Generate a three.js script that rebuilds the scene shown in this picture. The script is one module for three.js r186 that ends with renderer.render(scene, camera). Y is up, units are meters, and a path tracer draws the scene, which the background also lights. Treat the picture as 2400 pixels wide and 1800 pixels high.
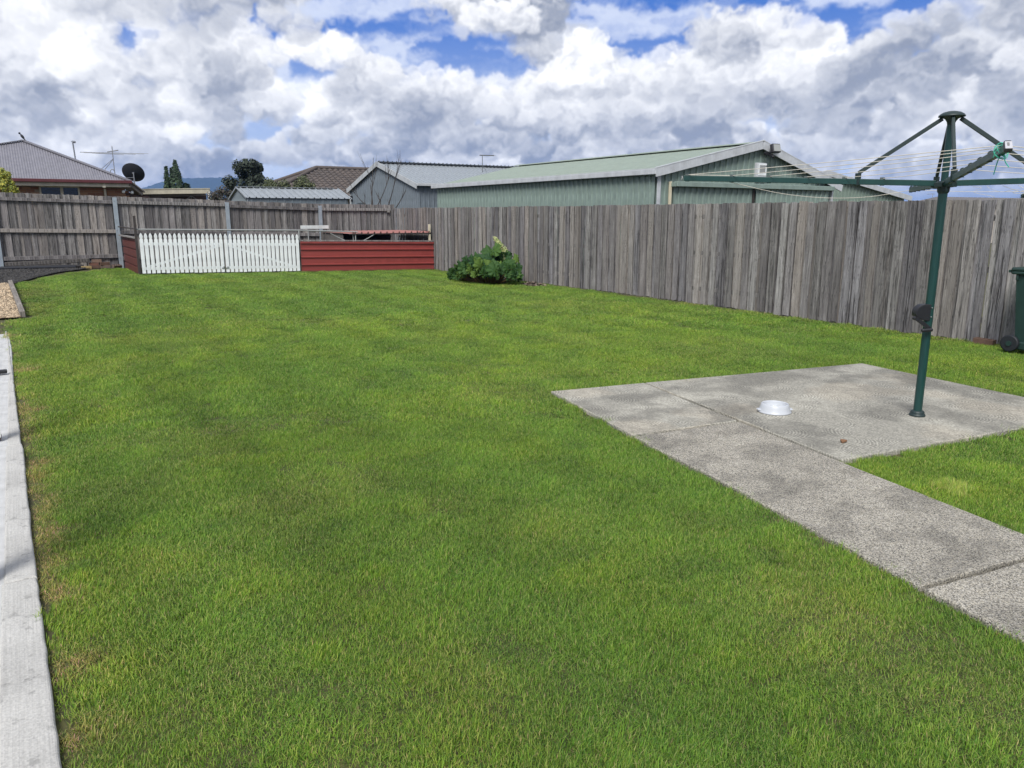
import * as THREE from 'three';
import { mergeGeometries } from 'three/addons/utils/BufferGeometryUtils.js';
import { RoundedBoxGeometry } from 'three/addons/geometries/RoundedBoxGeometry.js';

// ------------------------------------------------------------------ camera, sky, sun, exposure
// World axes follow the yard: x runs along the back fence (right fence stands at x = 0), z runs from the back fence (z = 0) to the viewer.
const scene = new THREE.Scene();
const camera = new THREE.PerspectiveCamera(52.96, 4 / 3, 0.05, 9000);
const FWD = new THREE.Vector3(0.53386, 0, -0.84557), RIGHT = new THREE.Vector3(0.84557, 0, 0.53386);
const PITCH = 12.45 * Math.PI / 180;
camera.position.set(-10.414, 1.6, 23.764);
camera.lookAt(camera.position.clone().addScaledVector(FWD, Math.cos(PITCH)).add(new THREE.Vector3(0, -Math.sin(PITCH), 0)));

const renderer = new THREE.WebGLRenderer({ antialias: true });
renderer.setSize(1024, 768);
renderer.toneMapping = THREE.LinearToneMapping;
renderer.toneMappingExposure = 1.32;
renderer.shadowMap.enabled = true;

const sun = new THREE.DirectionalLight(new THREE.Color(1, 0.98, 0.945), 3.3);
const TO_SUN = new THREE.Vector3().addScaledVector(RIGHT, -0.22).addScaledVector(FWD, -0.78).add(new THREE.Vector3(0, 0.86, 0)).normalize();
sun.target.position.set(-5, 0, 12);
sun.position.copy(sun.target.position).addScaledVector(TO_SUN, 60);
sun.castShadow = true;
sun.shadow.radius = 48;
Object.assign(sun.shadow.camera, { left: -30, right: 30, top: 30, bottom: -30, near: 1, far: 140 });
sun.shadow.mapSize.set(4096, 4096);
scene.add(sun, sun.target);

// ---- noise
const hash = (x, y, s) => { let h = Math.imul(x, 374761393) + Math.imul(y, 668265263) + Math.imul(s, 2147483647 - 1013); h = Math.imul(h ^ (h >>> 13), 1274126177); h = Math.imul(h ^ (h >>> 16), 2246822519); return ((h ^ (h >>> 15)) >>> 0) / 4294967296; };
function vn(x, y, s = 0, px = 0, py = 0) {            // value noise 0..1, periodic when px, py are given
  const ix = Math.floor(x), iy = Math.floor(y); let fx = x - ix, fy = y - iy;
  fx = fx * fx * fx * (fx * (fx * 6 - 15) + 10); fy = fy * fy * fy * (fy * (fy * 6 - 15) + 10);
  let x0 = ix, x1 = ix + 1, y0 = iy, y1 = iy + 1;
  if (px) { x0 = ((x0 % px) + px) % px; x1 = ((x1 % px) + px) % px; }
  if (py) { y0 = ((y0 % py) + py) % py; y1 = ((y1 % py) + py) % py; }
  const a = hash(x0, y0, s), b = hash(x1, y0, s), c = hash(x0, y1, s), d = hash(x1, y1, s);
  return a + (b - a) * fx + (c - a) * fy + (a - b - c + d) * fx * fy;
}
function fbm(x, y, s, oct, px = 0, py = 0, gain = 0.5) {
  let v = 0, a = 1, t = 0;
  for (let o = 0; o < oct; o++) { v += a * vn(x, y, s + o * 17, px, py); t += a; a *= gain; x *= 2; y *= 2; px *= 2; py *= 2; }
  return v / t;
}
const clamp = (v, a = 0, b = 1) => Math.min(b, Math.max(a, v)), mix = (a, b, t) => a + (b - a) * t;
const smooth = (a, b, v) => { const t = clamp((v - a) / (b - a)); return t * t * (3 - 2 * t); };
function rng(seed) { let a = seed >>> 0; return () => { a = (a + 0x6d2b79f5) >>> 0; let t = a; t = Math.imul(t ^ (t >>> 15), t | 1); t ^= t + Math.imul(t ^ (t >>> 7), t | 61); return ((t ^ (t >>> 14)) >>> 0) / 4294967296; }; }

// ---- a broken cumulus sky over blue: clusters of soft puffs, far small ones first; az and el in degrees, az 0 is the camera's heading
function makeSky() {
  const W = 4096, H = 2048, H2 = H / 2, D = W / 360, data = new Float32Array(W * H * 4), R = rng(77);
  const camAz = Math.atan2(FWD.z, FWD.x) * 180 / Math.PI;
  const holes = [ // az, el, radius az, radius el: gaps where the blue shows
    [-9.3, 13.2, 4.8, 1.7], [-6.2, 11.4, 4.0, 1.5], [-14.3, 9.1, 2.6, 0.6], [4.9, 13.4, 1.9, 1.0], [9.4, 11.7, 2.9, 1.5], [-2.0, 10.9, 2.6, 1.6], [14, 14.4, 7.5, 1.7], [-17, 2.7, 2.4, 0.6], [24, 13.3, 5.5, 1.0],
    [52, 19, 10, 4], [-66, 24, 14, 5], [101, 14, 9, 3], [-120, 17, 12, 4], [160, 22, 13, 5], [8, 31, 16, 5], [-32, 41, 15, 6], [75, 46, 18, 7], [-100, 52, 20, 7], [140, 55, 20, 6], [20, 62, 24, 6],
  ];
  const open = (a, e, m) => { for (const [ca, ce, ra, re] of holes) { let u = a - ca; if (u > 180) u -= 360; if (u < -180) u += 360; u /= ra + m; const v = (e - ce) / (re + m); if (u * u + v * v < 1) return true; } return false; };
  // warp and texture, shared by all puffs
  const wu = new Float32Array(W * H2), wv = new Float32Array(W * H2), tx = new Float32Array(W * H2), bg = new Float32Array(W * H2);
  for (let j = 0; j < H2; j++) {
    const e = (j + 0.5) / H2 * 90, sq = e < 12 ? 1 : Math.cos((e - 12) * Math.PI / 180);
    for (let i = 0; i < W; i++) {
      const q = (i + 0.5) / W * 360, o = j * W + i;
      wu[o] = (fbm(q * 0.9, e * 1.1, 5, 5, 324, 0, 0.6) - 0.5) * 3.4; wv[o] = (fbm(q * 0.9, e * 1.1, 45, 5, 324, 0, 0.6) - 0.5) * 2.9;
      bg[o] = fbm(q * 0.28 + wu[o] * 0.25, e * 0.55 + wv[o] * 0.35, 195, 3, 0) - 0.5; tx[o] = fbm(q * 2.2 + wu[o] * 1.4, e * 2.7 + wv[o] * 1.4, 95, 4) - 0.5;
      const t = smooth(0, 15, e), up = smooth(14, 70, e);
      let r = mix(mix(0.50, 0.046, t), 0.034, up), g = mix(mix(0.60, 0.150, t), 0.11, up), b = mix(mix(0.78, 0.50, t), 0.38, up);
      let az = q - 180 - camAz; az = ((az + 540) % 360) - 180;
      const ve = smooth(0.36, 0.78, fbm(q * 0.20 + e * 0.10 + wu[o] * 0.3, e * 0.8 - q * 0.06 + wv[o] * 0.3, 131, 5)) * 0.80;
      r = mix(r, 0.66, ve); g = mix(g, 0.71, ve); b = mix(b, 0.82, ve);
      const d = ((j + H2) * W + i) * 4; data[d] = r; data[d + 1] = g; data[d + 2] = b; data[d + 3] = 1;
    }
  }
  function puff(a, e, ra, re, tone, alpha) {
    const x0 = (a + camAz + 180) * D, y0 = e / 90 * H2, sx = 1 / Math.max(0.25, Math.cos(e * Math.PI / 180)), rx = ra * D * sx, ry = re * D;
    const m = 1.75;
    for (let j = Math.max(0, Math.floor(y0 - ry * m)); j <= Math.min(H2 - 1, y0 + ry * m); j++) for (let i = Math.floor(x0 - rx * m); i <= x0 + rx * m; i++) {
      const ii = ((i % W) + W) % W, o = j * W + ii;
      const k = Math.min(1.5, 0.28 + re * 0.4), u = (i - x0) / rx + wu[o] * 0.42 * k / Math.max(0.5, re), v = (j - y0) / ry + wv[o] * 0.42 * k / Math.max(0.5, re), q = u * u + v * v;
      if (q > 1) continue;
      const nz = Math.sqrt(1 - q), lit = -0.42 * u + 0.78 * v + 0.46 * nz;
      let L = tone + 0.25 * (lit - 0.30) + tx[o] * 0.42 + bg[o] * 0.75;
      L = clamp(L, 0, 1);
      const al = alpha * smooth(-0.05, 0.62, nz * nz + tx[o] * 0.8);
      const cr = mix(0.24, 0.96, L), cg = mix(0.27, 0.96, L), cb = mix(0.345, 0.965, L), d = ((j + H2) * W + ii) * 4;
      data[d] += (cr - data[d]) * al; data[d + 1] += (cg - data[d + 1]) * al; data[d + 2] += (cb - data[d + 2]) * al;
    }
  }
  function cloud(a, e, w, h, shade, keep) {         // e is the base
    const n = Math.round(10 + 26 * Math.min(2.2, w / h)), list = [], s1 = Math.floor(R() * 1e6);
    for (let k = 0; k < n; k++) {
      const x = (R() * 2 - 1), prof = Math.sqrt(Math.max(0, 1 - x * x)) * (0.55 + 0.75 * vn(x * 2.2 + 9, 0.5, s1)), y = Math.pow(R(), 0.75) * prof;
      const rr = h * (0.14 + 0.34 * R() * R()) * (1.15 - 0.45 * y);
      list.push([a + x * w, e + y * h, rr * (1.1 + 0.5 * R()), rr, y]);
    }
    list.sort((p, q) => q[4] - p[4]);
    for (const [pa, pe, ra, re, y] of list) {
      if (!keep && open(pa, pe, re * 0.55)) continue;
      puff(pa, pe, ra, re, shade + 0.62 * (y - 0.32) + (R() - 0.5) * 0.12, 0.52 + 0.3 * R());
    }
  }
  // from the horizon up: rows of clouds get nearer and larger
  for (let e = -0.6; e < 84;) {
    const h = 1.2 + 0.30 * Math.min(e, 24) + 0.02 * e, n = Math.round(360 / (h * 1.5) * Math.max(0.2, Math.cos(e * Math.PI / 180)));
    for (let k = 0; k < n; k++) {
      const a = -180 + 360 * (k + R()) / n, ee = e + (R() - 0.5) * h * 0.7, w = h * (0.8 + 1.1 * R()) / Math.max(0.25, Math.cos(e * Math.PI / 180));
      if (R() < 0.10) continue;
      cloud(a, ee, w, h * (0.8 + 0.5 * R()), 0.48 + 0.95 * (fbm(a * 0.13 + 40, e * 0.36, 7, 2) - 0.5), false);
    }
    e += h * 0.52;
  }
  cloud(4.9, 8.4, 2.6, 2.7, 0.62, true); cloud(3.4, 8.0, 3.0, 1.9, 0.56, true); cloud(-1.0, 12.1, 2.6, 2.2, 0.78, true); cloud(-0.4, 12.6, 2.2, 1.7, 0.80, true);
  for (let j = 0; j < H2; j++) {
    const e = (j + 0.5) / H2 * 90, hz = smooth(3.4, 0, e) * 0.42;
    if (hz > 0) for (let i = 0; i < W; i++) { const d = ((j + H2) * W + i) * 4; data[d] = mix(data[d], 0.92, hz); data[d + 1] = mix(data[d + 1], 0.93, hz); data[d + 2] = mix(data[d + 2], 0.95, hz); }
  }
  for (let o = 0; o < W * H2 * 4; o += 4) { data[o] = 0.16; data[o + 1] = 0.18; data[o + 2] = 0.13; data[o + 3] = 1; }
  const tex = new THREE.DataTexture(data, W, H, THREE.RGBAFormat, THREE.FloatType);
  tex.mapping = THREE.EquirectangularReflectionMapping; tex.magFilter = tex.minFilter = THREE.LinearFilter; tex.needsUpdate = true;
  return tex;
}
console.time('sky'); const skyTexture = makeSky(); console.timeEnd('sky');
scene.background = skyTexture;
scene.environment = skyTexture;
scene.fog = new THREE.FogExp2(new THREE.Color(0.22, 0.45, 1.0), 0.0002);

// ------------------------------------------------------------------ helpers
const V = (x, y, z) => new THREE.Vector3(x, y, z);
const used = new Map();
const numbered = (n) => { const k = used.get(n) ?? 0; used.set(n, k + 1); return k ? `${n}_${String(k).padStart(3, '0')}` : n; };
function tag(o, label, category, group, kind) { o.userData.label = label; if (category) o.userData.category = category; if (group) o.userData.group = group; if (kind) o.userData.kind = kind; return o; }
function thing(name, label, category, pos = [0, 0, 0], turn = 0, group) {
  const o = new THREE.Group(); o.name = numbered(name); o.position.set(...pos); o.rotation.y = turn; scene.add(o); return tag(o, label, category, group);
}
function part(name, geo, m, parent) {
  const o = new THREE.Mesh(Array.isArray(geo) ? merge(geo) : geo, m); o.name = parent === scene ? numbered(name) : name; o.castShadow = o.receiveShadow = true; parent.add(o); return o;
}
function structure(name, geo, m) { const o = part(name, geo, m, scene); o.userData.kind = 'structure'; return o; }
function merge(list) {
  list = list.map((g) => { g = g.index ? g.toNonIndexed() : g; for (const k of Object.keys(g.attributes)) if (!['position', 'normal', 'uv', 'color'].includes(k)) g.deleteAttribute(k); return g; });
  const keep = ['position', 'normal', 'uv', 'color'].filter((k) => list.every((g) => g.attributes[k]));
  for (const g of list) for (const k of Object.keys(g.attributes)) if (!keep.includes(k)) g.deleteAttribute(k);
  return list.length === 1 ? list[0] : mergeGeometries(list);
}
// uv in metres from position and the axis a face looks along
function muv(g, ox = 0, oy = 0, s = 1) {
  g = g.index ? g.toNonIndexed() : g; const p = g.attributes.position, n = g.attributes.normal, uv = new Float32Array(p.count * 2);
  for (let i = 0; i < p.count; i++) {
    const ax = Math.abs(n.getX(i)), ay = Math.abs(n.getY(i)), az = Math.abs(n.getZ(i));
    let u, v; if (ay >= ax && ay >= az) { u = p.getX(i); v = p.getZ(i); } else if (ax >= az) { u = p.getZ(i); v = p.getY(i); } else { u = p.getX(i); v = p.getY(i); }
    uv[i * 2] = u * s + ox; uv[i * 2 + 1] = v * s + oy;
  }
  g.setAttribute('uv', new THREE.BufferAttribute(uv, 2)); return g;
}
const box = (w, h, d, x = 0, y = 0, z = 0, r = 0.004) => { const g = r > 0 ? new RoundedBoxGeometry(w, h, d, 1, Math.min(r, w / 3, h / 3, d / 3)) : new THREE.BoxGeometry(w, h, d); g.translate(x, y, z); return muv(g); };
function bar(a, b, r, seg = 8, r2 = r) { // round bar from a to b
  const d = b.clone().sub(a), g = new THREE.CylinderGeometry(r2, r, d.length(), seg); g.applyQuaternion(new THREE.Quaternion().setFromUnitVectors(V(0, 1, 0), d.clone().normalize())); g.translate((a.x + b.x) / 2, (a.y + b.y) / 2, (a.z + b.z) / 2); return g;
}
function beam(a, b, w, h, roll = 0) { // rectangular bar from a to b, h is its upright side
  const d = b.clone().sub(a), L = d.length(), g = muv(new RoundedBoxGeometry(w, h, L, 1, Math.min(w, h) * 0.12)), m = new THREE.Matrix4().lookAt(a, b, V(0, 1, 0)); if (roll) g.rotateZ(roll); g.applyMatrix4(m); g.translate((a.x + b.x) / 2, (a.y + b.y) / 2, (a.z + b.z) / 2); return g;
}
const tube = (pts, r, seg = 24, rs = 6) => new THREE.TubeGeometry(new THREE.CatmullRomCurve3(pts), seg, r, rs);
const lathe = (pts, seg = 40) => new THREE.LatheGeometry(pts.map(([x, y]) => new THREE.Vector2(x, y)), seg);
function move(g, x, y, z, ry = 0, rx = 0, rz = 0) { g.applyMatrix4(new THREE.Matrix4().compose(V(x, y, z), new THREE.Quaternion().setFromEuler(new THREE.Euler(rx, ry, rz, 'YXZ')), V(1, 1, 1))); return g; }
function flat(quads) { // list of 4-point polygons -> flat shaded geometry
  const p = []; for (const [a, b, c, d] of quads) { p.push(...a, ...b, ...c); if (d) p.push(...a, ...c, ...d); }
  const g = new THREE.BufferGeometry(); g.setAttribute('position', new THREE.BufferAttribute(new Float32Array(p), 3)); g.computeVertexNormals(); return muv(g);
}
// ribbed sheet in its own x (across the ribs), y (along them), z (out); bottom(x) and top(x) trim it
const PROFILE = {
  corrugated: (p, d) => Array.from({ length: 8 }, (_, k) => [k / 8 * p, d * (0.5 - 0.5 * Math.cos(k / 8 * Math.PI * 2))]),
  trapezoid: (p, d) => [[0, 0], [p * 0.30, 0], [p * 0.34, d * 0.12], [p * 0.40, 0], [p * 0.70, 0], [p * 0.77, d], [p * 0.93, d]],
  wide: (p, d) => [[0, 0], [p * 0.78, 0], [p * 0.83, d], [p * 0.95, d]],
};
function sheet(x0, x1, bottom, top, pitch, depth, kind = 'trapezoid') {
  const pr = PROFILE[kind](pitch, depth), xs = [];
  const bot = typeof bottom === 'function' ? bottom : () => bottom, tp = typeof top === 'function' ? top : () => top;
  for (let k = Math.floor(x0 / pitch) - 1; k <= Math.ceil(x1 / pitch); k++) for (const [dx, z] of pr) { const x = k * pitch + dx; if (x > x0 + 1e-4 && x < x1 - 1e-4) xs.push([x, z]); }
  const zAt = (x) => { const f = ((x % pitch) + pitch) % pitch; let i = 0; while (i < pr.length - 1 && pr[i + 1][0] <= f) i++; const n = i < pr.length - 1 ? pr[i + 1] : [pitch, pr[0][1]]; return mix(pr[i][1], n[1], (f - pr[i][0]) / (n[0] - pr[i][0])); };
  xs.unshift([x0, zAt(x0)]); xs.push([x1, zAt(x1)]);
  const q = []; for (let i = 0; i < xs.length - 1; i++) { const [a, za] = xs[i], [b, zb] = xs[i + 1]; const ta = tp(a), tb = tp(b), ba = bot(a), bb = bot(b); if (ta <= ba && tb <= bb) continue; q.push([[a, ba, za], [b, bb, zb], [b, Math.max(bb, tb), zb], [a, Math.max(ba, ta), za]]); }
  return flat(q);
}
// lay a sheet: origin, x axis, y axis (in the plane)
function lay(g, o, ax, ay) { const x = ax.clone().normalize(), y = ay.clone().normalize(), z = x.clone().cross(y); g.applyMatrix4(new THREE.Matrix4().makeBasis(x, y, z).setPosition(o)); return g; }

// ---- computed textures
function texture(w, h, fn, srgb = true) {
  const d = new Uint8Array(w * h * 4); for (let j = 0; j < h; j++) for (let i = 0; i < w; i++) { const c = fn(i / w, j / h), o = (j * w + i) * 4; d[o] = clamp(c[0]) * 255; d[o + 1] = clamp(c[1]) * 255; d[o + 2] = clamp(c[2]) * 255; d[o + 3] = 255; }
  const t = new THREE.DataTexture(d, w, h); t.wrapS = t.wrapT = THREE.RepeatWrapping; t.magFilter = THREE.LinearFilter; t.minFilter = THREE.LinearMipmapLinearFilter; t.generateMipmaps = true; if (srgb) t.colorSpace = THREE.SRGBColorSpace; t.needsUpdate = true; return t;
}
function scaled(t, sx, sy = sx) { const c = t.clone(); c.repeat.set(sx, sy); c.needsUpdate = true; return c; }
const mat = (color, roughness = 0.8, extra = {}) => new THREE.MeshStandardMaterial({ color: Array.isArray(color) ? new THREE.Color().setRGB(...color) : color, roughness, ...extra });
// painted or coated metal: faint chalking and rain streaks in the coat
const grime = texture(512, 512, (u, v) => { const a = fbm(u * 8, v * 8, 3, 5, 8, 8), b = fbm(u * 48, v * 4, 9, 3, 48, 4), k = 0.86 + 0.16 * a + 0.08 * (b - 0.5); return [k, k, k * 0.995]; });
const coat = (color, roughness = 0.55, extra = {}) => mat(color, roughness, { map: grime, ...extra });
// weathered hardwood; u across 0.32 m, v along 2 m
function timber(seed, base, dark, pale, streak) {
  const W = 512, H = 1024, hgt = new Float32Array(W * H), col = [];
  const t = texture(W, H, (u, v) => {
    const i = Math.round(u * W) % W, j = Math.round(v * H) % H;
    const wob = (fbm(u * 4, v * 5, seed + 3, 3, 4, 5) - 0.5) * 0.05, fibre = fbm((u + wob) * 110, v * 22, seed, 3, 110, 22), coarse = fbm((u + wob) * 26, v * 4, seed + 40, 3, 26, 4);
    const st = smooth(0.52, 0.74, fbm((u + wob) * 9, v * 2.0, seed + 80, 4, 9, 2)) * smooth(0.30, 0.62, fbm((u + wob) * 60, v * 12, seed + 99, 2, 60, 12)) * streak;
    const crack = smooth(0.80, 0.90, fbm((u + wob) * 40, v * 3, seed + 120, 2, 40, 3)) * smooth(0.5, 0.7, fbm(u * 6, v * 8, seed + 140, 2, 6, 8));
    const fleck = smooth(0.66, 0.84, fbm((u + wob) * 75, v * 34, seed + 150, 2, 75, 34)) * smooth(0.35, 0.6, fbm(u * 7, v * 7, seed + 155, 2, 7, 7)); const bleach = smooth(0.55, 0.8, fbm(u * 5, v * 6, seed + 160, 3, 5, 6));
    let c = [0, 1, 2].map((k) => mix(base[k], pale[k], 0.75 * clamp((fibre - 0.42) * 1.9) + 0.30 * bleach));
    c = c.map((x, k) => mix(x, dark[k], clamp(0.42 * clamp((0.5 - coarse) * 2.4) + 0.72 * st + 0.9 * crack + 0.75 * fleck)));
    hgt[j * W + i] = 0.45 * fibre + 0.4 * coarse - 0.5 * crack - 0.25 * st - 0.3 * fleck + 0.35;
    return c;
  });
  const b = texture(W, H, (u, v) => { const k = hgt[(Math.round(v * H) % H) * W + Math.round(u * W) % W]; return [k, k, k]; }, false);
  return [scaled(t, 1 / 0.32, 1 / 2), scaled(b, 1 / 0.32, 1 / 2)];
}
function cloudOfLeaves(n, seed, place, size, cols, long = 1.6) { // place(R) -> [x, y, z, outward x, y, z]
  const R = rng(seed), p = new Float32Array(n * 18), nn = new Float32Array(n * 18), cc = new Float32Array(n * 18), a = V(), b = V(), t = V(), o = V();
  for (let k = 0; k < n; k++) {
    const [x, y, z, ox, oy, oz] = place(R), s = size * (0.6 + 0.8 * R());
    o.set(ox + (R() - 0.5) * 1.5, oy + (R() - 0.5) * 1.5 + 0.25, oz + (R() - 0.5) * 1.5).normalize(); t.set(R() - 0.5, R() - 0.5, R() - 0.5); a.crossVectors(o, t).normalize().multiplyScalar(s * long * 0.5); b.crossVectors(o, a).normalize().multiplyScalar(s * 0.5);
    const pts = [[x - a.x, y - a.y, z - a.z], [x + b.x, y + b.y, z + b.z], [x + a.x, y + a.y, z + a.z], [x - b.x, y - b.y, z - b.z]];
    const c = cols[Math.floor(R() * cols.length)], j = 0.8 + 0.4 * R();
    [0, 2, 1, 0, 3, 2].forEach((q, m) => { for (let d = 0; d < 3; d++) { p[k * 18 + m * 3 + d] = pts[q][d]; cc[k * 18 + m * 3 + d] = c[d] * j; } nn[k * 18 + m * 3] = o.x; nn[k * 18 + m * 3 + 1] = o.y; nn[k * 18 + m * 3 + 2] = o.z; });
  }
  const g = new THREE.BufferGeometry(); g.setAttribute('position', new THREE.BufferAttribute(p, 3)); g.setAttribute('normal', new THREE.BufferAttribute(nn, 3)); g.setAttribute('color', new THREE.BufferAttribute(cc, 3)); return g;
}
const leafMat = new THREE.MeshPhysicalMaterial({ vertexColors: true, roughness: 0.75, transmission: 0.3, thickness: 0, side: THREE.DoubleSide });
const solidLeaf = new THREE.MeshStandardMaterial({ vertexColors: true, roughness: 0.75, side: THREE.DoubleSide });

// ------------------------------------------------------------------ ground, lawn, concrete
const rise = (x, z) => 0.022 * clamp(-x, 0, 11.5) * smooth(13, 4, z) * smooth(-9, 0, z + 0);   // the yard climbs a little towards its back left corner
const SOIL = -0.03;
const edgePts = [[-6, -10.55], [9.9, -10.70], [10.68, -10.683], [14.5, -10.61], [17.42, -10.556], [17.5, -10.545], [18.1, -10.540], [19.63, -10.519], [21.38, -10.482], [27, -10.42]];
function stripEdge(z) { for (let i = 0; i < edgePts.length - 1; i++) { const [a, b] = edgePts[i], [c, d] = edgePts[i + 1]; if (z <= c) return mix(b, d, clamp((z - a) / (c - a))); } return -10.42; }
const lines = (a, b, s) => { const r = []; for (let v = a; v < b - 1e-6; v += s) r.push(v); return r; };
{
  const xs = [-6000, -1500, -400, -120, -45, ...lines(-22, 6, 0.25), 6, 14, 45, 120, 400, 1500, 6000], zs = [-6000, -1500, -400, -120, -45, ...lines(-8, 30, 0.25), 30, 45, 120, 400, 1500, 6000];
  const p = [], uv = [], idx = [];
  for (const z of zs) for (const x of xs) { const inY = x > -22 && x < 6 && z > -8 && z < 30; p.push(x, rise(x, z) + SOIL + (inY ? (fbm(x * 1.3 + 50, z * 1.3 + 50, 11, 3) - 0.5) * 0.02 : 0), z); uv.push(x / 3, z / 3); }
  for (let j = 0; j < zs.length - 1; j++) for (let i = 0; i < xs.length - 1; i++) { const a = j * xs.length + i, b = a + 1, c = a + xs.length, d = c + 1; idx.push(a, c, b, b, c, d); }
  const g = new THREE.BufferGeometry(); g.setAttribute('position', new THREE.BufferAttribute(new Float32Array(p), 3)); g.setAttribute('uv', new THREE.BufferAttribute(new Float32Array(uv), 2)); g.setIndex(idx); g.computeVertexNormals();
  const soil = texture(1024, 1024, (u, v) => {
    const a = fbm(u * 10, v * 10, 21, 4, 10, 10), b = fbm(u * 120, v * 120, 31, 3, 120, 120), c = smooth(0.45, 0.7, b);
    return [mix(0.20, 0.29, a) + 0.07 * c, mix(0.20, 0.28, a) + 0.07 * c, mix(0.11, 0.16, a) + 0.03 * c];
  });
  structure('ground', g, mat(0xffffff, 0.95, { map: soil, bumpMap: soil, bumpScale: 0.02 }));
}

// ---- concrete: joints are open grooves between slabs
function slabGeo(poly, top, thick, gap = 0.006) { // poly of [x, z]; pulled in by half a joint, top edge eased
  const cx = poly.reduce((s, p) => s + p[0], 0) / poly.length, cz = poly.reduce((s, p) => s + p[1], 0) / poly.length;
  if (poly.length < 8) { const fine = [], rj = rng(Math.round(Math.abs(poly[0][0] * 1000))); for (let i = 0; i < poly.length; i++) { const [ax, az] = poly[i], [bx, bz] = poly[(i + 1) % poly.length], n = Math.max(1, Math.round(Math.hypot(bx - ax, bz - az) / 0.11)); for (let k = 0; k < n; k++) { const j = k ? 0.007 * rj() * rj() : 0, t = k / n, x = mix(ax, bx, t), z = mix(az, bz, t), dx = x - cx, dz = z - cz, l = Math.hypot(dx, dz); fine.push([x - dx / l * j, z - dz / l * j]); } } poly = fine; }
  const shape = new THREE.Shape(poly.map(([x, z]) => { const dx = x - cx, dz = z - cz, l = Math.hypot(dx, dz); return new THREE.Vector2(x - dx / l * gap, -(z - dz / l * gap)); }));
  const g = new THREE.ExtrudeGeometry(shape, { depth: thick - 0.012, bevelEnabled: true, bevelThickness: 0.012, bevelSize: 0.010, bevelOffset: -0.010, bevelSegments: 3, curveSegments: 1 });
  g.rotateX(-Math.PI / 2); g.translate(0, top - thick, 0); return muv(g);
}
const aggregate = (seed, S) => {        // washed stone showing at the surface
  const cells = 190, b = new Float32Array(S * S);
  const t = texture(S, S, (u, v) => {
    const x = u * cells, y = v * cells, ix = Math.floor(x), iy = Math.floor(y); let best = 9, id = 0, sec = 9;
    for (let dy = -1; dy <= 1; dy++) for (let dx = -1; dx <= 1; dx++) { const jx = ((ix + dx) % cells + cells) % cells, jy = ((iy + dy) % cells + cells) % cells, px = ix + dx + hash(jx, jy, seed), py = iy + dy + hash(jx, jy, seed + 1), d = (px - x) ** 2 + (py - y) ** 2; if (d < best) { sec = best; best = d; id = hash(jx, jy, seed + 2); } else if (d < sec) sec = d; }
    const st = smooth(0.02, 0.22, Math.sqrt(sec) - Math.sqrt(best)), blot = fbm(u * 4, v * 4, seed + 5, 4, 4, 4), dirty = smooth(0.42, 0.72, fbm(u * 6, v * 6, seed + 9, 5, 6, 6));
    const i = Math.floor(u * S), j = Math.floor(v * S); b[j * S + i] = st * (0.6 + 0.4 * id);
    let k = id < 0.24 ? mix(0.26, 0.44, id / 0.24) : id < 0.7 ? mix(0.56, 0.68, id) : mix(0.62, 0.80, id);
    k = mix(0.50, k, st) * (0.90 + 0.20 * blot); k = mix(k, k * 0.76, dirty * 0.5);
    const w = hash(Math.floor(id * 9999), 3, seed) * 0.05; return [k * (1.0 + w * 0.4), k * 0.985, k * (0.95 - w)];
  });
  const bt = texture(S, S, (u, v) => { const k = b[Math.min(S - 1, Math.floor(v * S)) * S + Math.min(S - 1, Math.floor(u * S))]; return [k, k, k]; }, false);
  return [t, bt];
};
const [aggT, aggB] = aggregate(300, 1024);
const aggMat = mat([0.98, 0.96, 0.925], 0.9, { map: scaled(aggT, 1 / 1.05), bumpMap: scaled(aggB, 1 / 1.05), bumpScale: 0.002 });
// trowelled slab: overlapping fan-shaped trowel marks, mould and rust-brown stains
const fans = []; { const R = rng(8); for (let k = 0; k < 120; k++) fans.push([R(), R(), 0.05 + 0.10 * R(), R() * 6.28]); }
const fanH = new Float32Array(2048 * 1024).fill(0);
const fanT = texture(1024, 1024, (u, v) => {
  let h = 0, m = 0.0;
  for (const [fx, fy, fr, fa] of fans) { let dx = u - fx, dy = v - fy; dx -= Math.round(dx); dy -= Math.round(dy); const d = Math.hypot(dx, dy); if (d < fr) { let an = Math.atan2(dy, dx) - fa; an -= 6.2832 * Math.round(an / 6.2832); const k = smooth(1.5, 0.6, Math.abs(an)) * smooth(fr, fr * 0.7, d) * smooth(fr * 0.15, fr * 0.4, d); if (k > m) { m = k; h = Math.sin(d * 680 + fbm(u * 30, v * 30, 5, 2, 30, 30) * 4) * k; } } }
  const fine = fbm(u * 160, v * 160, 60, 3, 160, 160), gr = fbm(u * 380, v * 380, 66, 2, 380, 380), mould = smooth(0.44, 0.66, fbm(u * 5, v * 5, 64, 5, 5, 5)), rust = smooth(0.55, 0.75, fbm(u * 4 + 0.5, v * 4, 68, 4, 4, 4)), pale = smooth(0.5, 0.75, fbm(u * 7, v * 7, 72, 4, 7, 7));
  let k = 0.60 + 0.16 * (fine - 0.5) + 0.26 * (gr - 0.5) + 0.07 * h + 0.07 * pale; k = mix(k, k * 0.78, mould * 0.8);
  fanH[Math.floor(v * 1024) * 1024 + Math.floor(u * 1024)] = 0.5 + 0.32 * h + 0.25 * (fine - 0.5) + 0.2 * (gr - 0.5);
  return [k * (1.0 + 0.01 * rust), k * (0.987 - 0.006 * rust), k * (0.935 - 0.02 * rust)];
});
const fanB = texture(1024, 1024, (u, v) => { const k = fanH[Math.min(1023, Math.floor(v * 1024)) * 1024 + Math.min(1023, Math.floor(u * 1024))]; return [k, k, k]; }, false);
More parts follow.
